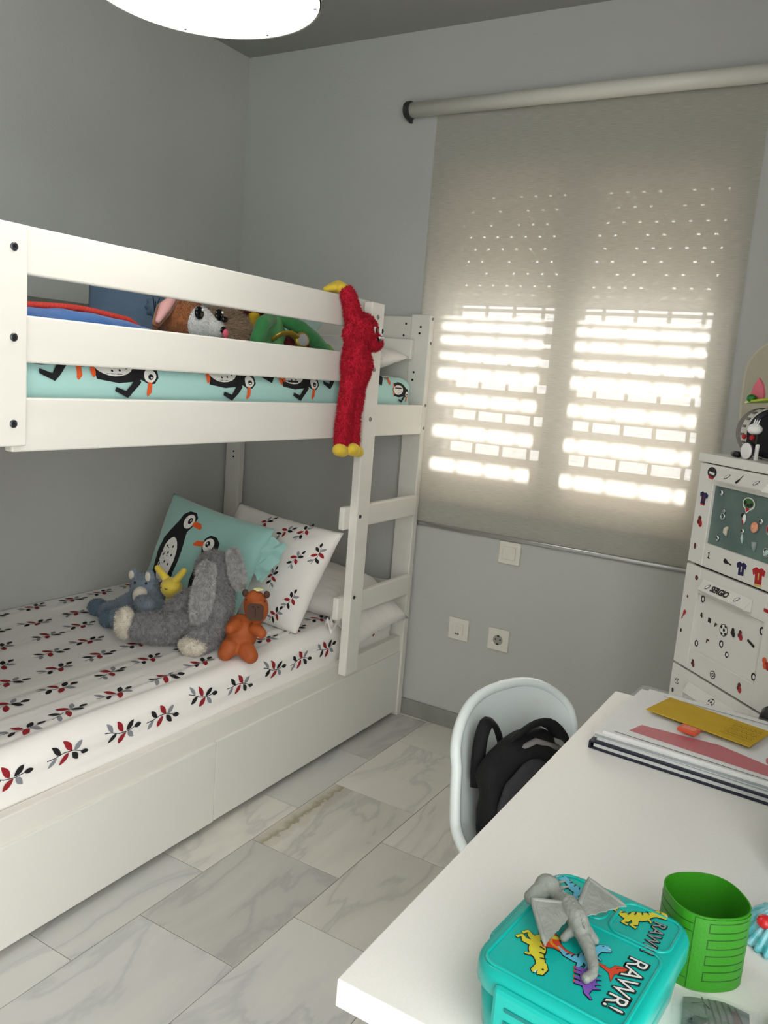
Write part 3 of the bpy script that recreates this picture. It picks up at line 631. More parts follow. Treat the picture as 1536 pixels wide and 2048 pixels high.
DRED = mat('felt_maroon', (110, 26, 34), .9, bump=(160, .3)); GOLD = mat('gold_metal', (190, 160, 70), .35, metal=.7); SILV = mat('silver_foil', (214, 216, 218), .3, metal=.6, bump=(300, .5))
gd = thing('green_doll', 'green felt doll with long arms and a maroon body behind the guard rail', 'doll', (-1.76, 2.18, 1.388))
blob_part('torso', [('c', [(-1.76, 2.16, 1.445), (-1.76, 2.16, 1.53)], [.058, .050]), ('e', (-1.76, 2.16, 1.50), (.05, .075, .05))], GRNL, gd, .005, 4)
blob_part('arm', [('c', [(-1.72, 2.12, 1.545), (-1.70, 2.06, 1.525), (-1.695, 2.03, 1.47), (-1.70, 2.03, 1.42)], [.022, .024, .024, .022])], GRN, gd, .004, 3)
blob_part('arm', [('c', [(-1.73, 2.20, 1.550), (-1.70, 2.26, 1.525), (-1.69, 2.32, 1.495), (-1.69, 2.39, 1.455), (-1.70, 2.42, 1.42)], [.022, .026, .027, .026, .022])], GRN, gd, .004, 3)
blob_part('legs', [('c', [(-1.79, 2.26, 1.45), (-1.77, 2.42, 1.46), (-1.75, 2.52, 1.43)], [.055, .048, .04])], DRED, gd, .005, 3)
blob_part('head', [('e', (-1.79, 2.13, 1.60), (.07, .075, .06))], DRED, gd, .006, 3)
blob_part('scarf', [('c', [(-1.785, 2.112, 1.47), (-1.770, 2.100, 1.55)], [.020, .020])], mat('felt_yellow', (196, 164, 36), .9), gd, .004, 3)
blob_part('leaf_tip', [('c', [(-1.72, 2.44, 1.47), (-1.70, 2.50, 1.42)], [.020, .014])], GRN2, gd, .004, 3)
wt = thing('gold_medal', 'gold strap with a round silver medal resting on the green doll', 'medal', (-1.655, 2.19, 1.42))
MB().tube([(-1.69, 2.095, 1.478), (-1.67, 2.12, 1.500), (-1.66, 2.15, 1.505), (-1.655, 2.18, 1.492)], .013, 10, True, .4).build('strap', GOLD, wt, smooth=True)
MB().lathe([(.026, -.006), (.026, .004), (.021, .006)], (-1.650, 2.200, 1.487), (.9, -.3, .1), 28).build('rim', GOLD, wt)
MB().lathe([(.020, .0), (.020, .0075)], (-1.650, 2.200, 1.487), (.9, -.3, .1), 24).build('medal_face', SILV, wt)
# red plush hanging by one hand from the guard rail
REDF = mat('plush_red', (176, 12, 40), .95, var=(60, (206, 20, 54), .3), bump=(90, .6), sheen=.1)
REDU = mat('fur_red', (196, 14, 44), .95, var=(90, (160, 8, 34), .25))
YEL2 = mat('felt_hand_yellow', (226, 196, 60), .85, var=(30, (210, 178, 48)), sheen=.2)
rp = thing('red_shaggy_plush', 'long limbed red shaggy plush hanging by a yellow hand from the guard rail', 'plush toy', (-1.50, 2.29, 1.13))
blob_part('body', [('c', [(-1.515, 2.245, 1.645), (-1.507, 2.262, 1.60), (-1.503, 2.285, 1.55)], [.022, .027, .030]), ('e', (-1.490, 2.312, 1.532), (.046, .058, .056)), ('e', (-1.466, 2.340, 1.500), (.031, .038, .030)), ('c', [(-1.50, 2.262, 1.545), (-1.50, 2.242, 1.515)], [.020, .018]),
    ('c', [(-1.495, 2.285, 1.475), (-1.490, 2.292, 1.42), (-1.495, 2.292, 1.375)], [.040, .052, .042]), ('c', [(-1.497, 2.268, 1.36), (-1.503, 2.258, 1.25), (-1.508, 2.262, 1.16)], [.028, .026, .025]), ('c', [(-1.485, 2.300, 1.36), (-1.495, 2.298, 1.25), (-1.495, 2.305, 1.16)], [.026, .025, .023]),
    ('c', [(-1.497, 2.255, 1.50), (-1.498, 2.245, 1.535)], [.022, .016])], REDF, rp, .005, 4, .003, 60, (24000, .0085, (.1, 0, -.7)), REDU)
blob_part('hand', [('c', [(-1.525, 2.245, 1.655), (-1.555, 2.250, 1.664), (-1.585, 2.250, 1.655), (-1.600, 2.250, 1.625)], [.017, .020, .018, .014]), ('c', [(-1.55, 2.225, 1.660), (-1.58, 2.215, 1.650)], [.012, .010])], YEL2, rp, .004, 3)
for c in ((-1.500, 2.243, 1.143), (-1.480, 2.285, 1.146), (-1.487, 2.318, 1.140)): blob_part('foot', [('e', c, (.026, .028, .022)), ('e', (c[0], c[1]+.012, c[2]-.008), (.022, .022, .016))], YEL2, rp, .004, 3)
blob_part('jaw', [('e', (-1.462, 2.350, 1.492), (.024, .030, .013))], REDF, rp, .004, 3)
MB().ell((-1.442, 2.340, 1.508), (.008, .018, .011)).build('mouth', EYE, rp, smooth=True)
mb = MB()
for i in range(6): mb.lathe([(.0028, 0), (.0002, -.008)], (-1.4345, 2.328+.005*i, 1.517), n=6)
mb.build('teeth', WHITEPL, rp)
for y in (2.315, 2.352): MB().ell((-1.450, y, 1.536), (.010, .011, .014)).build('eye', WHITEPL, rp, smooth=True); MB().ell((-1.4415, y+.003, 1.536), (.004, .006, .008)).build('pupil', EYE, rp, smooth=True)

# ------------------------------------------------------------------ wall plates
def plate(name, label, cat, cx, cz, w=.088):
    t = thing(name, label, cat, (cx, YF, cz-w/2)); bx('plate', (cx-w/2, YF-.009, cz-w/2), (cx+w/2, YF, cz+w/2), CREAMPL, t, .004); return t
t = plate('wall_switch', 'cream push switch mounted just below the blind', 'switch', -1.140, .7625)
bx('rocker', (-1.166, YF-.015, .7385), (-1.114, YF-.008, .7885), CREAMPL, t, .002)
t = plate('wall_switch', 'cream blind strap plate low on the wall beside the socket', 'switch', -1.322, .418)
bx('cover', (-1.345, YF-.0115, .394), (-1.299, YF-.008, .442), CREAMPL, t, .001); bx('slider', (-1.329, YF-.015, .400), (-1.318, YF-.010, .434), CREAMPL, t, .003); bx('slot', (-1.334, YF-.0125, .398), (-1.316, YF-.0112, .403), HOLE, t)
t = plate('wall_socket', 'cream power socket low on the wall', 'socket', -1.149, .415)
SKG = mat('socket_grey', (160, 158, 150), .5)
MB().lathe([(.0225, .0095), (.0225, .0105), (.020, .0105), (.020, .0092)], (-1.149, YF, .415), (0, -1, 0), 28).build('rim', CREAMPL, t)
MB().lathe([(.0198, .0088), (.0198, .0098)], (-1.149, YF, .415), (0, -1, 0), 28).build('well', SKG, t)
for dx, dz in ((-.0095, .002), (.0095, .002)): MB().lathe([(.0028, .009), (.0028, .0103)], (-1.149+dx, YF, .415+dz), (0, -1, 0), 12).build('pin_hole', HOLE, t)
for dz in (-.0165, .0165): bx('earth_clip', (-1.153, YF-.0108, .415+dz-.0025), (-1.145, YF-.009, .415+dz+.0025), HOLE, t)

# ------------------------------------------------------------------ desk
DZ = .74
dk = thing('desk', 'white laminate desk with a thick square edged top', 'desk', (-.02, 1.25, 0))
bx('desktop', (-.42, .695, DZ-.034), (.40, 1.805, DZ), DESKM, dk, .0015)
for x in (-.36, .34):
    for y in (.78, 1.775): MB().lathe([(.02, 0), (.022, .01), (.022, DZ-.034)], (x, y, 0), n=20).build('leg', ALU, dk, smooth=True)

# ------------------------------------------------------------------ chair
CM = Matrix.Translation((-.394, 1.500, 0)) @ Matrix.Rotation(math.radians(-17), 4, 'Z')
ch = thing('shell_chair', 'white moulded shell chair pushed in under the desk', 'chair', tuple(CM.translation))
prof = [(-.215, .775), (-.208, .735), (-.198, .685), (-.184, .628), (-.166, .566), (-.14, .508), (-.09, .462), (-.02, .437), (.06, .434), (.13, .444), (.18, .446), (.21, .434)]
hw = [.176, .182, .186, .190, .194, .204, .222, .228, .225, .218, .205, .185]
def samp(arr, t):
    k = min(len(arr)-2, int(t*(len(arr)-1))); f = t*(len(arr)-1)-k; g = lambda i: Vector(arr[max(0, min(len(arr)-1, i))]) if isinstance(arr[0], tuple) else arr[max(0, min(len(arr)-1, i))]
    a, b, c, d = g(k-1), g(k), g(k+1), g(k+2); return b + (c-a)*(f*.5) + (a*2.5 - b*0 - a*1.5 - b*2.5 + c*2 - d*.5)*(f*f) + (b*1.5 - c*1.5 + d*.5 - a*.5)*(f**3)
def shell(u, v, o=0.0):
    t = v**1.35; p = samp(prof, t); w = samp(hw, t)
    if t < .20: w *= math.sqrt(max(0.0, 1-(1-t/.20)**2.2))
    w = max(w, .004); back = max(0, 1-t/.5); q = abs(u)*w/.19
    x = p[0] + .040*q**2.2*min(1, back*1.6+.15); z = p[1] + .055*q**2.5*(1-min(1, back*1.3))
    return Vector((x, u*w, z))
def shell_t(u, v, o):
    e = .01; a = shell(min(1, u+e), v)-shell(max(-1, u-e), v); b = shell(u, min(1, v+e))-shell(u, max(0, v-e)); n = a.cross(b).normalized(); return shell(u, v) + n*o
mb = MB(CM); A = mb.grid(lambda a, b: shell_t(a*2-1, b, .0065), 40, 48); B = mb.grid(lambda a, b: shell_t(a*2-1, b, -.0065), 40, 48)
ra = A[0] + [r[-1] for r in A[1:]] + A[-1][-2::-1] + [r[0] for r in A[-2:0:-1]]; rb_ = B[0] + [r[-1] for r in B[1:]] + B[-1][-2::-1] + [r[0] for r in B[-2:0:-1]]
for i in range(len(ra)): mb.face([ra[i], ra[(i+1) % len(ra)], rb_[(i+1) % len(rb_)], rb_[i]])
mb.build('seat_shell', CHAIRM, ch, smooth=True)
rim = [shell(0, 0)] + [shell(1, j/48) for j in range(1, 49)] + [shell((19-a)/20, 1) for a in range(40)] + [shell(-1, 1-j/48) for j in range(1, 48)]
mb = MB(CM); rr = []
n = len(rim); pa = None
for i in range(n):
    tt = (rim[(i+1) % n]-rim[i-1]).normalized(); ref = Vector((1, 0, .3)); a = (ref - tt*ref.dot(tt)).normalized(); rr.append(mb.ring(rim[i], a, tt.cross(a), .011, .011, 8))
mb.loft(rr, closed=True); mb.build('rim', CHAIRM, ch, smooth=True)
WOOD = mat('beech', (190, 150, 104), .5, var=(8, (170, 128, 84)), stretch=(4, 4, .6))
for sx in (-.10, .12):
    for sy in (-.12, .12): MB(CM).tube([(sx, sy, .43), (sx*1.9, sy*1.75, 0.004)], [.015, .010], 12).build('leg', WOOD, ch, smooth=True)
MB(CM).box((-.12, -.13, .415), (.14, .13, .430), .004).build('under_frame', BOLT, ch)
# backpack on the seat
NYL = mat('black_nylon', (13, 13, 15), .75, bump=(300, .3), spec=.3); NYL2 = mat('charcoal_mesh', (44, 45, 47), .85, bump=(400, .4)); GREYF = mat('grey_fabric', (120, 118, 114), .85, bump=(300, .3))
bp = thing('backpack', 'black backpack slumped on the white shell chair', 'backpack', tuple(CM @ Vector((-.08, -.04, .44))))
me = blob([('e', (-.092, -.045, .595), (.050, .138, .132)), ('e', (-.045, -.02, .520), (.075, .135, .055)), ('e', (-.100, -.055, .662), (.045, .125, .075))], .008, 5, .006, 22); me.transform(CM); link_mesh('body', me, NYL, bp)
me = blob([('e', (-.058, -.085, .615), (.018, .085, .085))], .007, 4, .004, 30); me.transform(CM); link_mesh('front_pocket', me, NYL2, bp)
MB(CM).tube([(-.125 - .018*math.sin(a), -.118 - .036*math.cos(a)*(1 if a < 1.57 else 1.2), .632 + .118*math.sin(a)) for a in [i*math.pi/14 for i in range(15)]], .0135, 10, True, .45).build('top_handle', NYL, bp, smooth=True)
MB(CM).tube([(-.100 + .035*t, -.11 + .19*t, .715 + .055*math.sin(t*2.4) - .15*t*t*t) for t in [i/14 for i in range(15)]], .016, 10, True, .4).build('shoulder_strap', NYL, bp, smooth=True)
MB(CM).tube([(-.090, -.14, .70), (-.070, -.06, .725), (-.070, .02, .69)], .006, 8).build('zip_seam', GREYF, bp, smooth=True)
me = blob([('c', [(-.085, .03, .69), (-.080, .06, .65)], [.022, .02])], .005, 3); me.transform(CM); link_mesh('lining_patch', me, GREYF, bp)

# ------------------------------------------------------------------ lunch box
TEAL = mat('turquoise_plastic', (0, 176, 166), .32, coat=.2)
LBM = Matrix.Translation((-.184, .814, DZ)) @ Matrix.Rotation(math.radians(-5), 4, 'Z')
lb = thing('lunch_box', 'turquoise lunch box with printed dinosaurs and RAWR lettering', 'lunch box', (-.190, .812, DZ))
def rrect(w, h, r, n=6):
    out = []
    for cx, cy, a0 in ((w/2-r, h/2-r, 0), (-w/2+r, h/2-r, 90), (-w/2+r, -h/2+r, 180), (w/2-r, -h/2+r, 270)):
        for i in range(n+1): a = math.radians(a0+90*i/n); out.append((cx+r*math.cos(a), cy+r*math.sin(a)))
    return out
LW, LH = .170, .222
def lof(mb, secs): mb.loft([mb.addv([(x, y, z) for x, y in rrect(w, h, r)]) for w, h, r, z in secs])
mb = MB(LBM); lof(mb, [(LW-.026, LH-.026, .024, 0), (LW-.020, LH-.020, .027, .004), (LW-.008, LH-.008, .032, .058)]); mb.build('tub', TEAL, lb, smooth=True)
mb = MB(LBM); lof(mb, [(LW-.006, LH-.006, .033, .054), (LW, LH, .036, .058), (LW, LH, .036, .074), (LW-.004, LH-.004, .034, .0795), (LW-.014, LH-.014, .03, .082), (LW-.03, LH-.03, .024, .0825)])
lid = mb.build('lid', TEAL, lb, smooth=True)
LT = .0826
def ridge(cx, cy, w, h, r):
    P = [Vector((cx+x, cy+y, LT)) for x, y in rrect(w, h, r, 5)]; m = MB(LBM); n = len(P); rr = []
    for i in range(n):
        t = (P[(i+1) % n]-P[i-1]).normalized(); s = Vector((0, 0, 1)).cross(t); rr.append(m.ring(P[i], s, Vector((0, 0, 1)), .0021, .0015, 8))
    m.loft(rr, closed=True); m.build('lid_ridge', TEAL, lid, smooth=True)
ridge(.0, -.036, LW-.024, LH*.58, .014); ridge(-.036, .070, .070, .058, .014); ridge(.040, .066, .066, .064, .014)
mb = MB(LBM); mb.box((-.05, -LH/2-.007, .022), (.05, -LH/2+.004, .074), .005); cl = mb.build('clasp', TEAL, lb)
for z in (.040, .054): bx('clasp_groove', (-.035, -LH/2-.0078, z), (.035, -LH/2-.0065, z+.004), mat('turquoise_dark', (0, 120, 116), .4), cl, 0, LBM)
mb = MB(LBM); mb.box((-LW/2-.007, -.05, .022), (-LW/2+.004, .05, .074), .005); mb.build('clasp', TEAL, lb)
# dinosaur prints (lid-local metres; x right, y far)
DY = mat('dino_yellow', (206, 196, 52), .5); DR = mat('dino_red', (206, 66, 34), .5); DB = mat('dino_blue', (96, 184, 214), .5); DP = mat('dino_purple', (124, 84, 180), .5); DK = mat('dino_outline', (24, 34, 34), .5); DO = mat('dino_orange', (226, 140, 46), .5); TWH = mat('letter_white', (222, 226, 222), .5); TGY = mat('letter_grey', (140, 150, 146), .5)
DMS = [DK, DY, DR, DB, DP, DO, TWH]
def lidf(cx, cy, rot, sc, mir=1):
    c, s = math.cos(rot), math.sin(rot)
    return lambda x, y, h: LBM @ Vector((cx + (x*mir*c - y*s)*sc, cy + (x*mir*s + y*c)*sc, LT + h))
def outl(shapes, g):   # dark outline copies first
    return [([(x, y) for x, y in sp], 0) for sp in [grow(p, g) for p, _ in shapes]] + shapes
def grow(p, g):
    cx = sum(a for a, _ in p)/len(p); cy = sum(b for _, b in p)/len(p); out = []; n = len(p); A = sum(p[i][0]*p[(i+1) % n][1]-p[(i+1) % n][0]*p[i][1] for i in range(n)); sg = 1 if A > 0 else -1
    for i in range(n):
        a, b, c = p[i-1], p[i], p[(i+1) % n]; tx, ty = c[0]-a[0], c[1]-a[1]; l = math.hypot(tx, ty) or 1; out.append((b[0]+ty/l*g*sg, b[1]-tx/l*g*sg))
    return out
def trex(col, stripe=0):
    b = [(ST([(-.55, .25), (-.42, .02), (-.22, -.08), (0, -.02)], [.04, .13, .2, .26]), col), (E2(.06, .06, .24, .15, .5), col), (ST([(.16, .14), (.28, .28), (.36, .34)], [.2, .16, .14]), col), ([(.26, .26), (.58, .30), (.62, .37), (.50, .39), (.60, .44), (.54, .52), (.36, .50), (.26, .40)], col),
         (ST([(.0, -.06), (.05, -.24), (-.02, -.34), (.10, -.38)], [.17, .12, .08, .07]), col), (ST([(-.10, -.06), (-.14, -.25), (-.20, -.34), (-.08, -.37)], [.16, .11, .08, .06]), col), (ST([(.20, .08), (.30, .04), (.33, -.02)], [.06, .05, .04]), col)]
    b = outl(b, .022)
    for i, (x, y, a) in enumerate(((-.36, .0, .6), (-.26, -.03, .9), (-.14, 0, 1.2), (-.02, .08, 1.5), (.10, .17, 1.9), (.2, .26, 2.2))): b.append((E2(x, y+.03, .07, .018, a, 8), stripe))
    b += [([(.50, .385), (.60, .372), (.60, .41)], 6), (E2(.44, .45, .022, .022, 0, 8), 0)]; return b
def stego(col):
    b = [(E2(0, 0, .34, .17), col), (ST([(-.28, .0), (-.45, -.02), (-.6, .08)], [.2, .1, .03]), col), (ST([(.26, .02), (.42, .06), (.50, .02)], [.18, .14, .12]), col)] + [(ST([(x, -.08), (x+.02, -.28)], [.11, .09]), col) for x in (-.2, -.05, .12, .24)] + [([(x-.06, .10), (x, .28), (x+.06, .10)], col) for x in (-.24, -.1, .05, .2)]
    return outl(b, .02) + [(E2(x, -.29, .045, .02, 0, 8), 2) for x in (-.18, -.03, .14, .26)] + [(E2(.46, .05, .016, .016, 0, 8), 0)]
def longneck(col, c2):
    b = [(ST([(-.6, .1), (-.4, -.04), (-.15, 0), (.12, .02), (.28, .16), (.40, .34), (.52, .40)], [.03, .1, .24, .24, .13, .09, .1]), col)] + [(ST([(x, -.05), (x, -.26)], [.1, .09]), col) for x in (-.18, -.06, .08, .16)]
    return outl(b, .02) + [(ST([(-.3, -.02), (-.1, -.06), (.1, -.05), (.26, .10)], [.03, .07, .07, .03]), c2)] + [(E2(.52, .42, .015, .015, 0, 8), 0)]
def ptero(col): return outl([([(-.5, .2), (-.2, .12), (0, .0), (.2, .16), (.5, .30), (.26, -.02), (.08, -.14), (.0, -.5), (-.07, -.14), (-.25, .0)], col), (ST([(0, 0), (.12, .2), (.34, .26)], [.12, .1, .02]), col)], .02)
LC = Vector((-.190, .812)); iv = LBM.inverted()
def L2(wx, wy): v = iv @ Vector((wx, wy, DZ)); return v.x, v.y
for nm, shp, (wx, wy), rot, sc, mir in (('dinosaur_print', trex(1), (-.226, .772), -1.75, .058, 1), ('dinosaur_print', trex(1), (-.152, .886), .12, .052, 1), ('dinosaur_print', longneck(2, 5), (-.214, .790), -.95, .052, 1), ('dinosaur_print', trex(3), (-.178, .785), .5, .048, 1), ('dinosaur_print', stego(4), (-.166, .756), -1.2, .046, -1), ('dinosaur_print', ptero(2), (-.150, .784), .3, .036, 1), ('dinosaur_print', trex(3), (-.220, .892), .3, .046, -1)):
    cx, cy = L2(wx, wy); decal(nm, shp, lidf(cx, cy, rot, sc, mir), DMS, lid, .5, .00025, .00006)
for (wx, wy), size, ang, fill in (((-.139, .818), .0275, math.radians(-88), TWH), ((-.132, .893), .019, math.radians(-86), TGY)):
    cx, cy = L2(wx, wy); c, s = math.cos(ang), math.sin(ang)
    for off, hh, m, nm in ((.0022*size/.03, .0004, DK, 'lettering_outline'), (0.0, .0009, fill, 'lettering')):
        me = text_mesh('RAWR!', size, lambda x, y, z: LBM @ Vector((cx + x*c - y*s, cy + x*s + y*c, LT + hh)), off, 0, 'LEFT', 1.02); link_mesh(nm, me, m, lid)
# toy dragon lying on the lid
DRG = mat('dragon_grey', (148, 152, 144), .6, var=(60, (126, 130, 124), .3), bump=(160, .4))
dg = thing('toy_dragon', 'grey plastic winged dragon toy lying on the lunch box lid', 'toy figure', (-.20, .82, DZ+LT))
zb = DZ+LT
blob_part('body', [('c', [(-.226, .838, zb+.019), (-.212, .826, zb+.024), (-.198, .812, zb+.022), (-.188, .800, zb+.017)], [.008, .0105, .012, .009]),
    ('c', [(-.188, .800, zb+.016), (-.176, .786, zb+.012), (-.166, .770, zb+.009), (-.162, .758, zb+.0075), (-.166, .748, zb+.007)], [.0085, .0072, .006, .005, .0052]),
    ('c', [(-.226, .838, zb+.019), (-.236, .846, zb+.020)], [.0075, .008]), ('e', (-.244, .849, zb+.020), (.015, .012, .014)), ('c', [(-.250, .840, zb+.016), (-.256, .830, zb+.012)], [.0105, .008]),
    ('c', [(-.215, .822, zb+.018), (-.224, .812, zb+.006)], [.006, .004]), ('c', [(-.206, .832, zb+.018), (-.196, .838, zb+.005)], [.006, .004]), ('c', [(-.196, .805, zb+.016), (-.205, .795, zb+.005)], [.0065, .0045]), ('c', [(-.186, .808, zb+.016), (-.176, .812, zb+.005)], [.0065, .0045])], DRG, dg, .0018, 3, .0006, 300)
def wing(root, tip, mid, back):
    pts = [Vector(p) for p in (root, mid, tip)]; mb = MB(); N = Vector((0, 0, 1))
    lead = [Vector(root).lerp(Vector(mid), i/6) for i in range(6)] + [Vector(mid).lerp(Vector(tip), i/6) for i in range(7)]
    tr_ = []
    for i in range(13):
        t = i/12; p = Vector(back).lerp(Vector(tip), t); p += (Vector(root)-p)*(.10*abs(math.sin(t*math.pi*4))); tr_.append(p)
    for s in (0, 1):
        o = N*(.0012 if s else 0)
        for i in range(12):
            mb.face(mb.addv([lead[i]+o, lead[i+1]+o, tr_[i+1]+o, tr_[i]+o]))
    for i in range(12):
        for a in (lead, tr_): mb.face(mb.addv([a[i], a[i+1], a[i+1]+N*.0012, a[i]+N*.0012]))
    mb.face(mb.addv([lead[0], tr_[0], tr_[0]+N*.0012, lead[0]+N*.0012]))
    mb.build('wing', DRG, dg, weld=.0002)
    MB().tube(lead, [.0028]*12 + [.001], 8).build('wing_bone', DRG, dg, smooth=True)
wing((-.212, .824, zb+.026), (-.214, .762, zb+.012), (-.247, .806, zb+.026), (-.203, .806, zb+.024))
wing((-.202, .830, zb+.026), (-.160, .868, zb+.020), (-.206, .876, zb+.030), (-.190, .818, zb+.022))
mb = MB()
for i in range(14):
    t = i/13; p = Vector((-.222, .834, zb+.030)).lerp(Vector((-.184, .796, zb+.025)), t) + Vector((0, 0, .004*math.sin(t*math.pi))); mb.lathe([(.0016, 0), (.0002, .003)], p, n=6)
mb.build('back_spines', DRG, dg, kind='stuff')
for x, y in ((-.236, .856), (-.230, .848)): MB().tube([(x, y, zb+.024), (x+.010, y+.006, zb+.028)], [.0028, .0004], 8).build('horn', DRG, dg, smooth=True)

# ------------------------------------------------------------------ green cuff and other small things on the desk
GPL = mat('green_vinyl', (52, 142, 24), .45, bump=(220, .12)); GPD = mat('green_vinyl_line', (24, 84, 14), .5)
cu = thing('green_cuff', 'bright green rolled plastic cuff standing open beside the lunch box', 'cuff', (-.088, .967, DZ))
def cuf(a, r=1.0):
    c, s = math.cos(a), math.sin(a); w = .046; h = .044; e = 2.5
    x = w*math.copysign(abs(c)**(2/e), c)*r; y = h*math.copysign(abs(s)**(2/e), s)*r; an = math.radians(38); return (-.091 + x*math.cos(an) - y*math.sin(an), .968 + x*math.sin(an) + y*math.cos(an))
mb = MB(); N = 72
for r, sg in ((1.0, 1), (.965, -1)): pass
o0 = []; o1 = []; i0 = []; i1 = []
for i in range(N):
    a = 2*math.pi*i/N; x, y = cuf(a); xi, yi = cuf(a, .965); o0 += mb.addv([(x, y, DZ)]); o1 += mb.addv([(x, y, DZ+.092)]); i0 += mb.addv([(xi, yi, DZ)]); i1 += mb.addv([(xi, yi, DZ+.092)])
mb.loft([o0, o1, i1, i0], closed=True); mb.build('band', GPL, cu, smooth=False)
# overlapping flap and pressed lines
def cpatch(name, a0, a1, z0, z1, r0, r1, m):
    mb = MB(); n = 16; A = []; 
    for r in (r0, r1): A.append([[mb.addv([(*cuf(a0+(a1-a0)*i/n, r), z)])[0] for i in range(n+1)] for z in (z0, z1)])
    for i in range(n):
        mb.face([A[1][0][i], A[1][0][i+1], A[1][1][i+1], A[1][1][i]]); mb.face([A[0][0][i], A[0][0][i+1], A[0][1][i+1], A[0][1][i]])
        mb.face([A[0][1][i], A[0][1][i+1], A[1][1][i+1], A[1][1][i]]); mb.face([A[0][0][i], A[0][0][i+1], A[1][0][i+1], A[1][0][i]])
    for i in (0, n): mb.face([A[0][0][i], A[1][0][i], A[1][1][i], A[0][1][i]])
    mb.build(name, m, cu)
an0 = math.radians(-105-38); 
cpatch('flap', an0+.25, an0+1.75, DZ+.001, DZ+.090, .995, 1.03, GPL)
for z in (.014, .034, .054, .074): cpatch('pressed_line', an0+.62, an0+1.55, DZ+z, DZ+z+.0012, 1.025, 1.034, GPD); cpatch('pressed_line', an0+.62, an0+1.55, DZ+z+.011, DZ+z+.0122, 1.025, 1.034, GPD); cpatch('pressed_line', an0+.61, an0+.635, DZ+z, DZ+z+.012, 1.025, 1.034, GPD)
for z in (.012, .03, .05, .07, .08): cpatch('pressed_line', an0-1.3, an0+.2, DZ+z, DZ+z+.001, .995, 1.006, GPD)
# clear packet with printed stripes
CLR = mat('clear_film', (235, 236, 236), .10, alpha=.16, spec=1.0, bump=(50, .9)); SLV = mat('foil_grey', (120, 120, 118), .3, metal=.5, bump=(90, .8)); PRD = mat('packet_dark', (36, 30, 34), .5); PMR = mat('packet_maroon', (84, 34, 42), .5)
pk = thing('plastic_packet', 'crumpled clear plastic packet with dark printed stripes beside the lunch box', 'packet', (-.06, .90, DZ))
def pkf(x, y, h=0.0): return Vector((-.054+x*.84-y*.12, .873+x*.12+y*.86, DZ+.0015+h+.006*max(0, 1-(x/.058)**2)*max(0, 1-(y/.06)**2)*(1+.5*noise.noise(Vector((x*60, y*60, 1))))))
mb = MB(); mb.grid(lambda a, b: pkf((a-.5)*.105, (b-.5)*.11, .002), 30, 30); mb.grid(lambda a, b: pkf((a-.5)*.105, (b-.5)*.11, -.0012) - Vector((0, 0, 0)), 30, 30); mb.build('film', CLR, pk, smooth=True)
decal('printed_card', [([(-.03, -.045), (.05, -.045), (.05, .03), (.02, .036), (-.03, .02)], 0)] + [(ST([(-.008+.008*i, .030), (.004+.009*i, -.03)], .0026), 1) for i in range(6)] + [(ST([(.030, .02), (.044, -.035)], .006), 2), (E2(-.012, -.022, .012, .008, .4), 1), (ST([(-.02, .008), (-.006, .016), (.002, .004)], .002), 1)], lambda x, y, h: pkf(x-.010, y+.016, h-.0005), [SLV, PRD, PMR], pk, .012, .0008, .0002)
# turquoise frilled toy, bottle and maroon ball at the right edge of the desk
CY = mat('turquoise_shiny', (72, 186, 196), .2, var=(70, (150, 214, 226), .12), bump=(60, .8), coat=.5)
fr = thing('frilled_toy', 'shiny turquoise frilled toy with a red button behind the green cuff', 'toy', (-.012, 1.08, DZ))
mb = MB(); rings = []
for r, h in ((.046, 0), (.050, .006), (.046, .012), (.038, .020), (.034, .026), (.026, .034), (.020, .040)):
    rings.append(mb.addv([(-.008 + r*(1+.07*math.sin(i*6.2832/120*26)*(1 if r > .03 else .4))*math.cos(6.2832*i/120), 1.085 + 1.15*r*(1+.07*math.sin(i*6.2832/120*26)*(1 if r > .03 else .4))*math.sin(6.2832*i/120), DZ+h) for i in range(120)]))
mb.loft(rings); mb.build('frill', CY, fr, smooth=True)
MB().ell((-.030, 1.060, DZ+.030), (.010, .010, .008)).build('button', mat('shiny_red', (220, 40, 46), .25), fr, smooth=True)
bt = thing('turquoise_bottle', 'turquoise plastic bottle standing behind the frilled toy', 'bottle', (.005, 1.24, DZ))
MB().lathe([(.030, 0), (.035, .004), (.036, .02), (.035, .11), (.030, .13), (.016, .142), (.016, .15)], (.003, 1.235, DZ), n=32).build('body', mat('turquoise_clear', (20, 140, 164), .15, coat=.4), bt, smooth=True)
MB().lathe([(.018, 0), (.018, .02), (.016, .022)], (.003, 1.235, DZ+.149), n=24).build('cap', WHITEPL, bt)
mbll = thing('maroon_tin', 'small round maroon tin at the near corner beside the packet', 'tin', (.012, .90, DZ))
MB().lathe([(.020, 0), (.021, .002), (.021, .014)], (.017, .897, DZ), n=32).build('base', mat('maroon_paint', (70, 24, 34), .35), mbll)
MB().lathe([(.022, 0), (.022, .007), (.020, .009)], (.017, .897, DZ+.013), n=32).build('lid', MATS['maroon_paint'], mbll)

# ------------------------------------------------------------------ stack of papers
NAVY = mat('navy_card', (18, 22, 46), .45); PAP = mat('paper_white', (240, 240, 238), .6); MAGA = mat('magazine_grey', (172, 178, 180), .4); PKR = mat('print_raspberry', (196, 62, 84), .5); KRAFT = mat('envelope_yellow', (204, 168, 32), .75, var=(30, (196, 158, 28)))
R1 = lambda x0, y0, a, z=0: Matrix.Translation((x0, y0, z)) @ Matrix.Rotation(math.radians(a), 4, 'Z')
def sheet(name, label, cat, M, w, l, z0, z1, m, bev=.0008, wob=0):
    t = thing(name, label, cat, tuple(M @ Vector((w/2, l/2, z0)))); return t
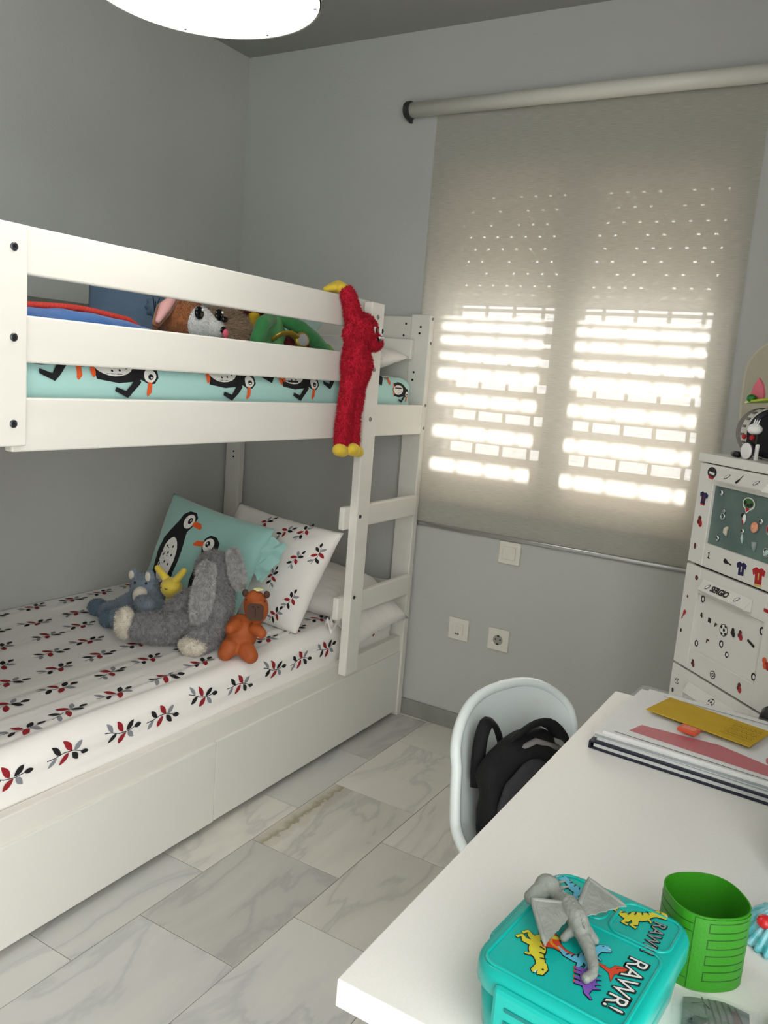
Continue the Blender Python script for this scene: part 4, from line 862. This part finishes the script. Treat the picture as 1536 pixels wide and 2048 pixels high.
# frame: origin near-left corner; x right, y far
SM = R1(-.379, 1.470, -3)
fo = sheet('ring_folder', 'navy folder lying at the bottom of the paper stack', 'folder', SM, .46, .33, DZ, DZ+.016, NAVY)
bx('back_cover', (0, 0, DZ), (.46, .325, DZ+.003), NAVY, fo, .001, SM); bx('front_cover', (0, 0, DZ+.012), (.46, .325, DZ+.015), NAVY, fo, .001, SM); bx('spine', (0, 0, DZ+.002), (.004, .325, DZ+.013), NAVY, fo, .001, SM); bx('pages', (.008, .006, DZ+.0035), (.45, .32, DZ+.0115), PAP, fo, 0, SM)
z = DZ+.015
for i, (dx, dy, a, th, m, lbl) in enumerate(((.010, .012, -4, .006, MAGA, 'grey glossy magazine lying directly on the navy folder'), (.006, .010, -2.5, .007, PAP, 'white exercise booklet under the plastic wrapped magazine'))):
    M = R1(-.379+dx, 1.470+dy, a); t = thing('magazine', lbl, 'magazine', tuple(M @ Vector((.2, .15, z)))); bx('pages', (0.001, .001, z+.0004), (.43, .30, z+th-.0004), PAP if m is MAGA else MAGA, t, 0, M); bx('cover', (0, 0, z+th-.0006), (.432, .302, z+th), m, t, 0, M); bx('back_cover', (0, 0, z), (.432, .302, z+.0006), m, t, 0, M); z += th
WMt = R1(-.372, 1.484, -3.5); wm = thing('wrapped_magazine', 'white and raspberry magazine sealed in clear plastic wrap', 'magazine', tuple(WMt @ Vector((.2, .15, z))))
bx('pages', (.012, .004, z), (.43, .295, z+.006), PAP, wm, .0006, WMt); zt = z+.006
decal('cover_print', [([(.05, .04), (.42, .02), (.42, .075), (.30, .07), (.20, .10), (.06, .085)], 0), (E2(.34, .10, .06, .05), 0), (ST([(.06, .245), (.09, .25), (.10, .24)], .004), 0), (ST([(.03, .015), (.42, .008)], .0025), 1), (ST([(.05, .27), (.42, .275)], .002), 1), (E2(.39, .05, .03, .03), 1), ([(.36, .17), (.42, .17), (.42, .20), (.36, .20)], 2)], lambda x, y, h: WMt @ Vector((x, y, zt+h)), [PKR, PRD, MAGA], wm, .05, .0003, .0002)
def wrf(a, b): x = -.004+.44*a; y = -.006+.315*b; return WMt @ Vector((x, y, zt + .003 + .004*abs(noise.noise(Vector((x*30, y*22, 4)))) + .006*max(0, .06-x)/.06*abs(noise.noise(Vector((x*70, y*40, 1)))) - .006*max(0, (abs(b-.5)-.46)/.04)))
mb = MB(); mb.grid(wrf, 90, 60); mb.build('plastic_wrap', CLR, wm, smooth=True)
EV = R1(-.315, 1.628, -14); zt2 = zt+.0085; ev = thing('envelope', 'yellow envelope with handwriting on top of the paper stack', 'envelope', tuple(EV @ Vector((.1, .05, zt2))))
bx('paper', (0, 0, zt2), (.205, .105, zt2+.002), KRAFT, ev, .0005, EV)
mb = []; 
for r in range(3):
    x = .145
    while x < .192: mb.append((ST([(x, .028+.022*r), (x+.004, .036+.022*r), (x+.007, .029+.022*r)], .0012), 0)); x += .009
mb += [(ST([(.140, .02+.022*r), (.198, .018+.022*r)], .0008), 0) for r in range(4)]
decal('handwriting', mb, lambda x, y, h: EV @ Vector((x, y, zt2+.002+h)), [mat('pen_ink_brown', (96, 74, 20), .8)], ev, .05, .0003, .00002)
ora = thing('orange_eraser', 'translucent orange block lying beside the yellow envelope', 'eraser', tuple(EV @ Vector((.10, -.03, zt2-.003))))
MB(EV).box((.082, -.036, zt2-.003), (.118, -.008, zt2+.004), .0015).build('block', mat('orange_clear', (222, 92, 60), .35), ora); MB(EV).box((.088, -.030, zt2+.0038), (.112, -.014, zt2+.0046)).build('top_face', mat('orange_pale', (236, 130, 100), .4), ora)
spk = thing('black_speaker', 'slim black floor standing speaker between desk and drawer cabinet', 'speaker', (-.085, 1.850, 0))
mb = MB(); mb.loft([mb.addv([(-.085+x, 1.850+y, z_) for x, y in rrect(.085*k_, .070*k_, .02*k_)]) for z_, k_ in ((0, .94), (.006, 1), (.752, 1), (.763, .94), (.769, .80))]); mb.build('case', mat('black_rubber', (20, 20, 22), .5), spk, smooth=False)
MB().lathe([(.026, 0), (.026, .003), (.020, .004)], (-.085, 1.8155, .715), (0, -1, 0), 24).build('grille', NYL2, spk)
MB().lathe([(.030, 0), (.030, .003), (.024, .004)], (-.085, 1.8155, .62), (0, -1, 0), 24).build('grille', NYL2, spk)

# ------------------------------------------------------------------ drawer cabinet set across the corner
KM = Matrix(((.70711, .70711, 0, -.375), (-.70711, .70711, 0, 2.2), (0, 0, 1, 0), (0, 0, 0, 1)))   # x along front, y depth, z up
CAB = mat('cabinet_white', (226, 224, 217), .42); KW, KD = .365, .40
cab = thing('drawer_cabinet', 'white drawer cabinet covered in stickers set across the room corner', 'cabinet', tuple(KM.translation))
bx('top', (-.004, -.006, 1.246), (KW+.004, KD, 1.268), CAB, cab, .002, KM)
mb = MB(KM); mb.box((0, .02, .02), (.014, KD, 1.246)); mb.box((KW-.014, .02, .02), (KW, KD, 1.246)); mb.box((.014, KD-.01, .02), (KW-.014, KD, 1.246)); mb.box((.014, .02, .02), (KW-.014, KD-.01, .04)); mb.build('body', CAB, cab, weld=.0005)
for x in (.03, KW-.03):
    for y in (.05, KD-.05): MB(KM).lathe([(.014, 0), (.014, .02)], (x, y, 0), n=16).build('foot', HOLE, cab)
def drawer(z0, z1, pz0, pz1, panel):
    m = MB(KM); X0, X1 = .060, .306
    for lo, hi in (((0, 0, z0), (X0, .018, z1)), ((X1, 0, z0), (KW, .018, z1)), ((X0, 0, pz1), (X1, .018, z1)), ((X0, 0, z0), (X1, .018, pz0))): m.box(lo, hi, .0015, 1)
    d = m.build('drawer', CAB, cab)
    bx('panel', (X0-.004, .008, pz0-.004), (X1+.004, .014, pz1+.004), panel, d, 0, KM)
    hz = pz1+.006      # sloping pull
    hm = MB(KM); A = [(.085, hz), (.255, hz)]
    pts = [(.078, -.001, hz+.034), (.262, -.001, hz+.034), (.078, -.001, hz+.004), (.262, -.001, hz+.004), (.084, -.020, hz+.010), (.256, -.020, hz+.010), (.084, -.017, hz+.006), (.256, -.017, hz+.006)]
    v = hm.addv(pts)
    for q in ((0, 1, 5, 4), (4, 5, 7, 6), (6, 7, 3, 2), (0, 4, 6, 2), (1, 3, 7, 5), (0, 2, 3, 1)): hm.face([v[i] for i in q])
    h = hm.build('handle', CAB, d)
    bx('drawer_box', (.02, .018, z0+.01), (KW-.02, KD-.02, z0+.02), CAB, d, 0, KM)
    return d, hz
TGL = mat('teal_pane', (84, 104, 103), .2, var=(7, (108, 130, 122), .2), coat=.3)
ds = []
for i, zt_ in enumerate((1.243, .983, .713, .443)):
    z1 = zt_; z0 = (.989, .719, .449, .05)[i]
    ds.append(drawer(z0, z1, (1.048, .773, .505, .20)[i], (1.194, .919, .650, .35)[i], TGL if i == 0 else CAB))
for zg in (.986, .716, .446, 1.2455): bx('gap_shade_strip', (.0145, .012, zg-.006 if zg < 1.2 else zg-.004), (KW-.0145, .030, zg+.006 if zg < 1.2 else zg), HOLE, cab, 0, KM)  # black strips behind the drawer gaps, standing in for the shade inside
def cabf(cx, cz, rot=0, sc=1, y=-.0002): 
    c, s = math.cos(rot), math.sin(rot); return lambda x, yy, h: KM @ Vector((cx + (x*c-yy*s)*sc, y - h, cz + (x*s+yy*c)*sc))
SNV = mat('sticker_navy', (26, 28, 72), .4); SRD = mat('sticker_red', (176, 28, 36), .4); SBK = mat('sticker_black', (22, 20, 24), .4); SWH = mat('sticker_white', (234, 234, 232), .4); SGN = mat('sticker_green', (60, 110, 60), .4); SBR = mat('sticker_brown', (92, 28, 30), .4); SYL = mat('sticker_yellow', (214, 190, 90), .4); SOR = mat('sticker_orange', (214, 90, 40), .4)
STM = [SBK, SNV, SRD, SWH, SGN, SBR, SYL, SOR]
def shirt(c, c2): return [(grow([(-.5, .35), (-.2, .5), (0, .42), (.2, .5), (.5, .35), (.42, .05), (.27, .1), (.27, -.5), (-.27, -.5), (-.27, .1), (-.42, .05)], .06), 3), ([(-.5, .35), (-.2, .5), (0, .42), (.2, .5), (.5, .35), (.42, .05), (.27, .1), (.27, -.5), (-.27, -.5), (-.27, .1), (-.42, .05)], c), ([(-.27, -.5), (.27, -.5), (.27, -.38), (-.27, -.38)], c2), (ST([(0, .2), (0, -.15)], .09), c2)]
def oval(c, inner=None, r=.75): return [(E2(0, 0, .52*r, .56), 3), (E2(0, 0, .45*r, .48), c)] + ([(E2(0, 0, .22*r, .24), inner)] if inner is not None else [])
def badge(c, c2): return [(E2(0, 0, .58, .47), 3), (E2(0, .03, .50, .38), c), ([(-.38, -.2), (.3, -.3), (.2, -.42), (-.25, -.4)], c2), ([(-.3, -.08), (.3, -.12), (.3, .05), (-.3, .08)], 3)]
def bat(c): return [(ST([(-.5, .3), (-.2, .1), (.1, -.05), (.5, -.25)], [.30, .38, .14, .12]), c), (E2(-.3, .18, .24, .22), c)]
def ball(): return [(E2(0, 0, .5, .5), 0), (E2(0, 0, .44, .44), 3), (E2(.05, .02, .16, .16, 0, 5), 0), (E2(-.3, .2, .12, .14), 0), (E2(.28, -.25, .12, .12), 0), (E2(-.15, -.32, .12, .08), 0), (E2(.2, .34, .12, .08), 0)]
def target(): return [(E2(0, 0, .5, .5), 0), (E2(0, 0, .38, .38), 3), (E2(0, 0, .25, .25), 0), (E2(0, 0, .13, .13), 3)]
def ringo(): return [(E2(0, 0, .42, .5), 0), (E2(.06, 0, .22, .28), 3)]
def blobs(c, c2): return [(E2(-.05, .25, .22, .25), c), (E2(.1, -.15, .25, .32, .3), c2), (E2(-.18, -.05, .16, .2), c)]
def numeral(): return [(ST([(-.2, -.42), (.35, -.5)], .16), 0), (ST([(.05, -.42), (.12, .45)], .18), 0), (ST([(.12, .4), (-.15, .2)], .14), 0)]
def bar(c): return [(ST([(-.5, .18), (.5, -.18)], .26), c)]
SL = [  # drawer, name, shapes, along, z, size, rot
    (0, 'badge_sticker', badge(0, 2), .050, 1.222, .030, -.05), (0, 'shirt_sticker', shirt(1, 2), .031, 1.155, .028, -.08), (0, 'figure_sticker', blobs(5, 2), .029, 1.096, .024, 0), (0, 'oval_sticker', oval(5), .024, 1.032, .013, 0), (0, 'numeral_sticker', numeral(), .082, 1.022, .014, 0), (0, 'bat_sticker', bat(0), .157, 1.020, .022, .3), (0, 'shirt_sticker', shirt(1, 3), .208, 1.016, .030, .05), (0, 'shirt_sticker', shirt(2, 6), .268, 1.014, .036, .1),
    (1, 'oval_sticker', oval(5, None, 1.1), .049, .955, .011, 0), (1, 'dot_sticker', oval(5), .023, .899, .007, 0), (1, 'drop_sticker', bat(2), .017, .849, .020, -1.5), (1, 'dot_sticker', oval(0), .016, .806, .009, 0), (1, 'bar_sticker', bar(2), .318, .947, .026, .3), (1, 'flame_sticker', blobs(7, 2), .335, .831, .028, .6),
    (1, 'figure_sticker', blobs(5, 5), .083, .741, .017, 0), (1, 'target_sticker', target(), .164, .741, .017, 0), (1, 'figure_sticker', blobs(5, 2), .262, .747, .020, 0),
    (2, 'ball_sticker', ball(), .030, .672, .014, 0), (2, 'dot_sticker', oval(0), .017, .643, .011, 0)]
SP = [('ring_sticker', ringo(), .075, .907, .016), ('figure_sticker', blobs(0, 0), .079, .866, .012), ('square_sticker', [([(-.4, -.4), (.4, -.45), (.4, .4), (-.4, .45)], 0)], .112, .863, .012), ('flag_sticker', [([(-.4, -.4), (-.3, .4), (.4, .3), (.3, 0), (0, .05), (-.1, -.4)], 0)], .138, .859, .011), ('ball_sticker', ball(), .169, .856, .026), ('figure_sticker', blobs(0, 0), .203, .861, .020), ('figure_sticker', blobs(5, 2), .229, .863, .022), ('bar_sticker', bar(0), .268, .857, .022), ('ring_sticker', ringo(), .297, .896, .017), ('ring_sticker', ringo(), .075, .791, .015), ('boot_sticker', [([(-.4, -.4), (-.3, .4), (.4, .3), (.3, 0), (0, .05), (-.1, -.4)], 5)], .116, .811, .012), ('ring_sticker', ringo(), .168, .821, .016), ('ring_sticker', ringo(), .193, .803, .013), ('ring_sticker', ringo(), .293, .786, .016)]
for di, nm, shp, x, z_, sc, rot in SL: decal(nm, shp, cabf(x, z_, rot, sc*1.22), STM, ds[di][0], .5, .0006, .00012)
for nm, shp, x, z_, sc in SP: decal(nm, shp, cabf(x, z_, 0, sc*1.15, .0075), STM, ds[1][0], .5, .0006, .00012)
# small ovals and marks on the sloping pulls
def pullf(d, cx, rot=0, sc=1):
    hz = d[1]; a = Vector((0, -.001, hz+.034)); b = Vector((0, -.020, hz+.010)); mid = (a+b)/2; up = (a-b).normalized(); n = Vector((0, -up.z, up.y)).normalized()
    if n.y > 0: n = -n
    c, s = math.cos(rot), math.sin(rot)
    return lambda x, y, h: KM @ (mid + Vector((cx + (x*c-y*s)*sc, 0, 0)) + up*((x*s+y*c)*sc) + n*h)
for i in (0, 1):
    for x in ((.112, .216) if i == 0 else (.100, .210)): decal('ring_sticker', [(E2(0, 0, .55, .30, .9), 0), (E2(0, 0, .42, .20, .9), 3)], pullf(ds[i], x+.01, 0, .016), STM, ds[i][0], .5)
decal('bat_sticker', bat(0), pullf(ds[0], .168, 1.9, .022), STM, ds[0][0], .5)
decal('skull_sticker', ball(), pullf(ds[2], .185, .4, .022), STM, ds[2][0], .5)
pf = pullf(ds[1], .125); me = text_mesh('SERGIO', .021, lambda x, y, z: pf(x, y-.007, .0008), .0009, 0, 'LEFT', .88); link_mesh('name_lettering', me, SBK, ds[1][0])
# keepsakes stuck on the teal pane
CHR = mat('chrome', (205, 210, 212), .15, metal=1.0); BONE = mat('bone', (210, 200, 176), .5); SHEL = mat('shell_orange', (226, 132, 92), .35, var=(60, (244, 190, 160), .3)); SEA = mat('seaglass', (176, 204, 196), .25); GRST = mat('grey_stone', (150, 160, 160), .5)
def kp(x, z, y=.008): return KM @ Vector((x, y, z))
G = 'keepsakes stuck on the teal drawer pane'; fr_ = KM.to_3x3()
def keep(name, label, cat, x, z): return thing(name, label, cat, tuple(kp(x, z)), G)
def kell(t, nm, x, z, r, m, rot=0): MB().ell(kp(x, z, .008-r[1]), r, fr_ @ Matrix.Rotation(rot, 3, 'Y'), 14, 10).build(nm, m, t, smooth=True)
for (x, z, lbl) in ((.090, 1.179, 'tiny chrome stud in the top corner of the teal pane'), (.099, 1.068, 'tiny chrome stud in the bottom corner of the teal pane'), (.242, 1.137, 'tiny chrome stud above the orange shell'), (.185, 1.103, 'tiny chrome stud above the seaglass sliver')):
    t = keep('metal_stud', lbl, 'stud', x, z); kell(t, 'cap', x, z, (.006, .003, .007), CHR); kell(t, 'glint', x-.001, z+.001, (.003, .0036, .004), SBK)
t = keep('charm', 'silver ring charm with a loop on the teal pane', 'charm', .106, 1.129)
def tor(t, nm, x, z, R, r, m):
    mb = MB(); rr = []
    for i in range(24):
        a = 2*math.pi*i/24; c = KM @ Vector((x+R*math.cos(a), .0055, z+R*math.sin(a))); d = fr_ @ Vector((math.cos(a), 0, math.sin(a))); rr.append(mb.ring(c, d, fr_ @ Vector((0, 1, 0)), r, r, 8))
    mb.loft(rr, closed=True); mb.build(nm, m, t, smooth=True)
tor(t, 'ring', .106, 1.124, .007, .002, CHR); tor(t, 'loop', .108, 1.137, .0035, .0013, CHR)
t = keep('figure_charm', 'white and red figure charm on the teal pane', 'charm', .180, 1.129); kell(t, 'head', .177, 1.139, (.006, .003, .006), SBK); kell(t, 'body', .184, 1.132, (.006, .003, .012), SWH); kell(t, 'sash', .183, 1.126, (.0035, .0036, .006), SRD)
t = keep('tooth', 'pale curved tooth on the teal pane', 'tooth', .128, 1.090); MB().tube([kp(.131, 1.102, .006), kp(.126, 1.096, .004), kp(.125, 1.088, .004), kp(.129, 1.079, .006)], [.003, .0055, .0055, .001], 10).build('enamel', BONE, t, smooth=True)
t = keep('seaglass_sliver', 'long pale seaglass sliver on the teal pane', 'seaglass', .187, 1.085); MB().tube([kp(.185, 1.096, .006), kp(.187, 1.086, .005), kp(.189, 1.074, .006)], [.002, .004, .0015], 8).build('glass', SEA, t, smooth=True)
t = keep('seashell', 'orange ribbed seashell on the teal pane', 'shell', .225, 1.120); kell(t, 'shell', .225, 1.120, (.011, .005, .013), SHEL, .3); kell(t, 'whorl', .226, 1.123, (.005, .0065, .006), SHEL)
t = keep('stone_spike', 'small grey tapered stone on the teal pane', 'stone', .231, 1.077); MB().tube([kp(.230, 1.087, .005), kp(.231, 1.077, .005), kp(.232, 1.064, .006)], [.0065, .0055, .0015], 8).build('stone', GRST, t, smooth=True)
t = keep('heart_charm', 'silver heart charm in the lower corner of the teal pane', 'charm', .274, 1.073); tor(t, 'frame', .274, 1.073, .010, .002, CHR); kell(t, 'heart', .274, 1.072, (.006, .003, .008), SEA, .5)
t = keep('tag_charm', 'red and silver tag charm beside the orange shell', 'charm', .270, 1.124); kell(t, 'tag', .270, 1.124, (.008, .003, .013), CHR); kell(t, 'enamel', .270, 1.126, (.005, .0036, .008), SRD)
t = keep('strawberry_badge', 'green and red badge with white edge on the teal pane', 'badge', .190, 1.167)
decal('backing', [(E2(0, .05, .6, .42), 3), ([(-.42, -.05), (.25, -.3), (-.12, -.62)], 3), ([(-.32, -.08), (.2, -.28), (-.12, -.52)], 2), (E2(0, .08, .5, .32), 4), (E2(-.3, .1, .12, .14), 0), (E2(.3, .0, .15, .14), 0), (E2(0, -.05, .14, .1), 0), (E2(.05, .22, .2, .08), 4)], cabf(.190, 1.167, 0, .036, .0075), STM, t, .5, .0008, .0003)

# ------------------------------------------------------------------ toys on top of the cabinet
ZT = 1.268
def K(x, y, z): return tuple(KM @ Vector((x, y, z)))
KX = fr_ @ Vector((1, 0, 0)); KY = fr_ @ Vector((0, 1, 0)); KZ = Vector((0, 0, 1))
RUB = mat('black_toy_plastic', (14, 15, 22), .4); SIL = mat('silver_toy', (196, 194, 188), .4)
wh = thing('toy_wheel_robot', 'big black toy wheel with silver studded rim on the cabinet top', 'toy', K(.092, .105, ZT))
wax = (-KY*.30 + KX*.95).normalized(); wc = Vector(K(.092, .105, ZT+.0625))
MB().lathe([(.050, -.045), (.060, -.040), (.061, .030), (.058, .036), (.050, .040), (.046, .038), (.020, .036)], wc, wax, 40).build('drum', RUB, wh, smooth=False)
rimo = MB().lathe([(.0605, -.004), (.0622, -.002), (.0622, .030), (.060, .033)], wc, wax, 40, False).build('tread_ring', SIL, wh)
b1 = wax.orthogonal().normalized(); b2 = wax.cross(b1)
for i in range(20):
    a = 2*math.pi*i/20; d = b1*math.cos(a)+b2*math.sin(a); tdir = wax.cross(d); c = wc + wax*.014 + d*.0622
    M = Matrix((( wax.x, tdir.x, d.x, c.x), (wax.y, tdir.y, d.y, c.y), (wax.z, tdir.z, d.z, c.z), (0, 0, 0, 1)))
    MB(M).box((-.010, -.003, -.001), (.010, .003, .0016)).build('tread_lug', RUB, wh)
MB().lathe([(.008, 0), (.010, .006), (.007, .015), (.010, .0212)], K(.115, .095, ZT+.118), n=16).build('turret', RUB, wh)
for dx, dz in ((.0, .02), (.02, -.01), (.03, .03)): MB().lathe([(.007, 0), (.007, .004), (.004, .005)], wc + wax*.037 + Vector(K(dx+.01, 0, dz)) - Vector(K(0, 0, 0)), wax, 14).build('hub_cap', SRD if dx < .01 else SBK, wh)
rb2 = thing('toy_rider', 'small white toy rider with a red shield in front of the black wheel', 'toy figure', K(.125, .035, ZT))
KMR = KM @ Matrix.Translation((.012, -.042, 0))
def KR(x, y, z): return tuple(KMR @ Vector((x, y, z)))
def kb(nm, lo, hi, m, rz=0): MB(KMR @ Matrix.Translation(((lo[0]+hi[0])/2, (lo[1]+hi[1])/2, 0)) @ Matrix.Rotation(rz, 4, 'Z') @ Matrix.Translation((-(lo[0]+hi[0])/2, -(lo[1]+hi[1])/2, 0))).box(lo, hi, .0015, 1).build(nm, m, rb2)
kb('leg', (.104, .07, ZT), (.111, .078, ZT+.040), SWH); kb('leg', (.142, .07, ZT), (.149, .078, ZT+.038), SWH); kb('torso', (.110, .068, ZT+.036), (.146, .082, ZT+.060), SBK)
MB().ell(KR(.130, .072, ZT+.072), (.017, .014, .013)).build('head', SWH, rb2, smooth=True)
for i in range(3): MB().tube([KR(.126+.006*i, .07, ZT+.080), KR(.130+.008*i, .07, ZT+.096)], [.0025, .0008], 6).build('crest', SWH, rb2)
MB().lathe([(.019, 0), (.019, .003), (.016, .004)], KR(.124, .064, ZT+.0195), -KY, 24).build('wheel', SWH, rb2); MB().lathe([(.021, -.002), (.021, .002), (.0185, .003)], KR(.124, .066, ZT+.0212), -KY, 24).build('tyre', SBK, rb2)
for x in (.105, .133): MB().lathe([(.006, 0), (.006, .004)], KR(x, .067, ZT+.052), -KY, 14).build('shield', SRD, rb2)
pn = thing('black_marker', 'short black marker lying on the cabinet top', 'marker', K(.085, .032, ZT+.005)); MB().tube([K(.064, .036, ZT+.0075), K(.074, .033, ZT+.0075), K(.078, .032, ZT+.0075), K(.105, .025, ZT+.0075)], [.0028, .003, .0075, .0075], 12).build('barrel', RUB, pn, smooth=True)
sb = thing('toy_surfboard', 'lime toy surfboard with a pink fin and green ball on top of the wheel turret', 'toy', K(.138, .07, ZT+.130))
LIME = mat('lime_plastic', (170, 196, 50), .35); PNK2 = mat('pink_plastic', (222, 112, 128), .4); GB = mat('green_ball', (24, 110, 30), .35)
mb = MB(KM); pl = [(-.095, 0), (-.05, .02), (.02, .028), (.10, .026), (.15, 0), (.10, -.026), (.02, -.028), (-.05, -.02)]
mb.prism(pl, ZT+.129, ZT+.134, lambda x, y, h: (x+.122, y+.08, h + .11*(x+.095))); mb.build('board', LIME, sb)
mb = MB(KM); fpl = [(-.024, 0), (-.026, .02), (-.020, .045), (-.006, .070), (.010, .052), (.020, .025), (.020, 0)]; mb.prism(fpl, -.003, .003, lambda x, y, h: (.074+x, .08+h, ZT+.136+y*.82)); mb.build('fin', PNK2, sb)
MB().ell(K(.068, .066, ZT+.143), (.012, .010, .010)).build('ball', GB, sb, smooth=True)
for z_, m_ in ((.165, SRD), (.185, SBK), (.2, SBK)): MB().ell(K(.150, .08, ZT+z_-.012), (.012, .012, .011)).build('bead', m_, sb, smooth=True)
MB(KM).tube([(.150, .08, ZT+.138), (.150, .08, ZT+.193)], .004, 8).build('mast', RUB, sb)
ar = thing('arched_panel', 'cream arched panel hung on the wall beside the blind', 'panel', (-.30, YF, 1.30))
ap = [(-.09, 0), (-.10, .05), (-.105, .10)] + [(-.105*math.cos(a), .19 + .115*math.sin(a)) for a in [i*math.pi/16 for i in range(17)]] + [(.105, .10), (.10, .05), (.09, 0)]
mb = MB(); mb.prism(ap, 0, .010, lambda x, y, h: (-.300+x, YF-h, 1.30+y)); mb.build('board', mat('cream_card', (214, 208, 188), .8, bump=(120, .4)), ar)
mb = MB(); mb.prism([(x*.93, .005+y*.965) for x, y in ap], .0095, .0115, lambda x, y, h: (-.300+x, YF-h, 1.30+y)); mb.build('inlay', mat('cream_card_dark', (198, 192, 172), .8, bump=(160, .4)), ar)
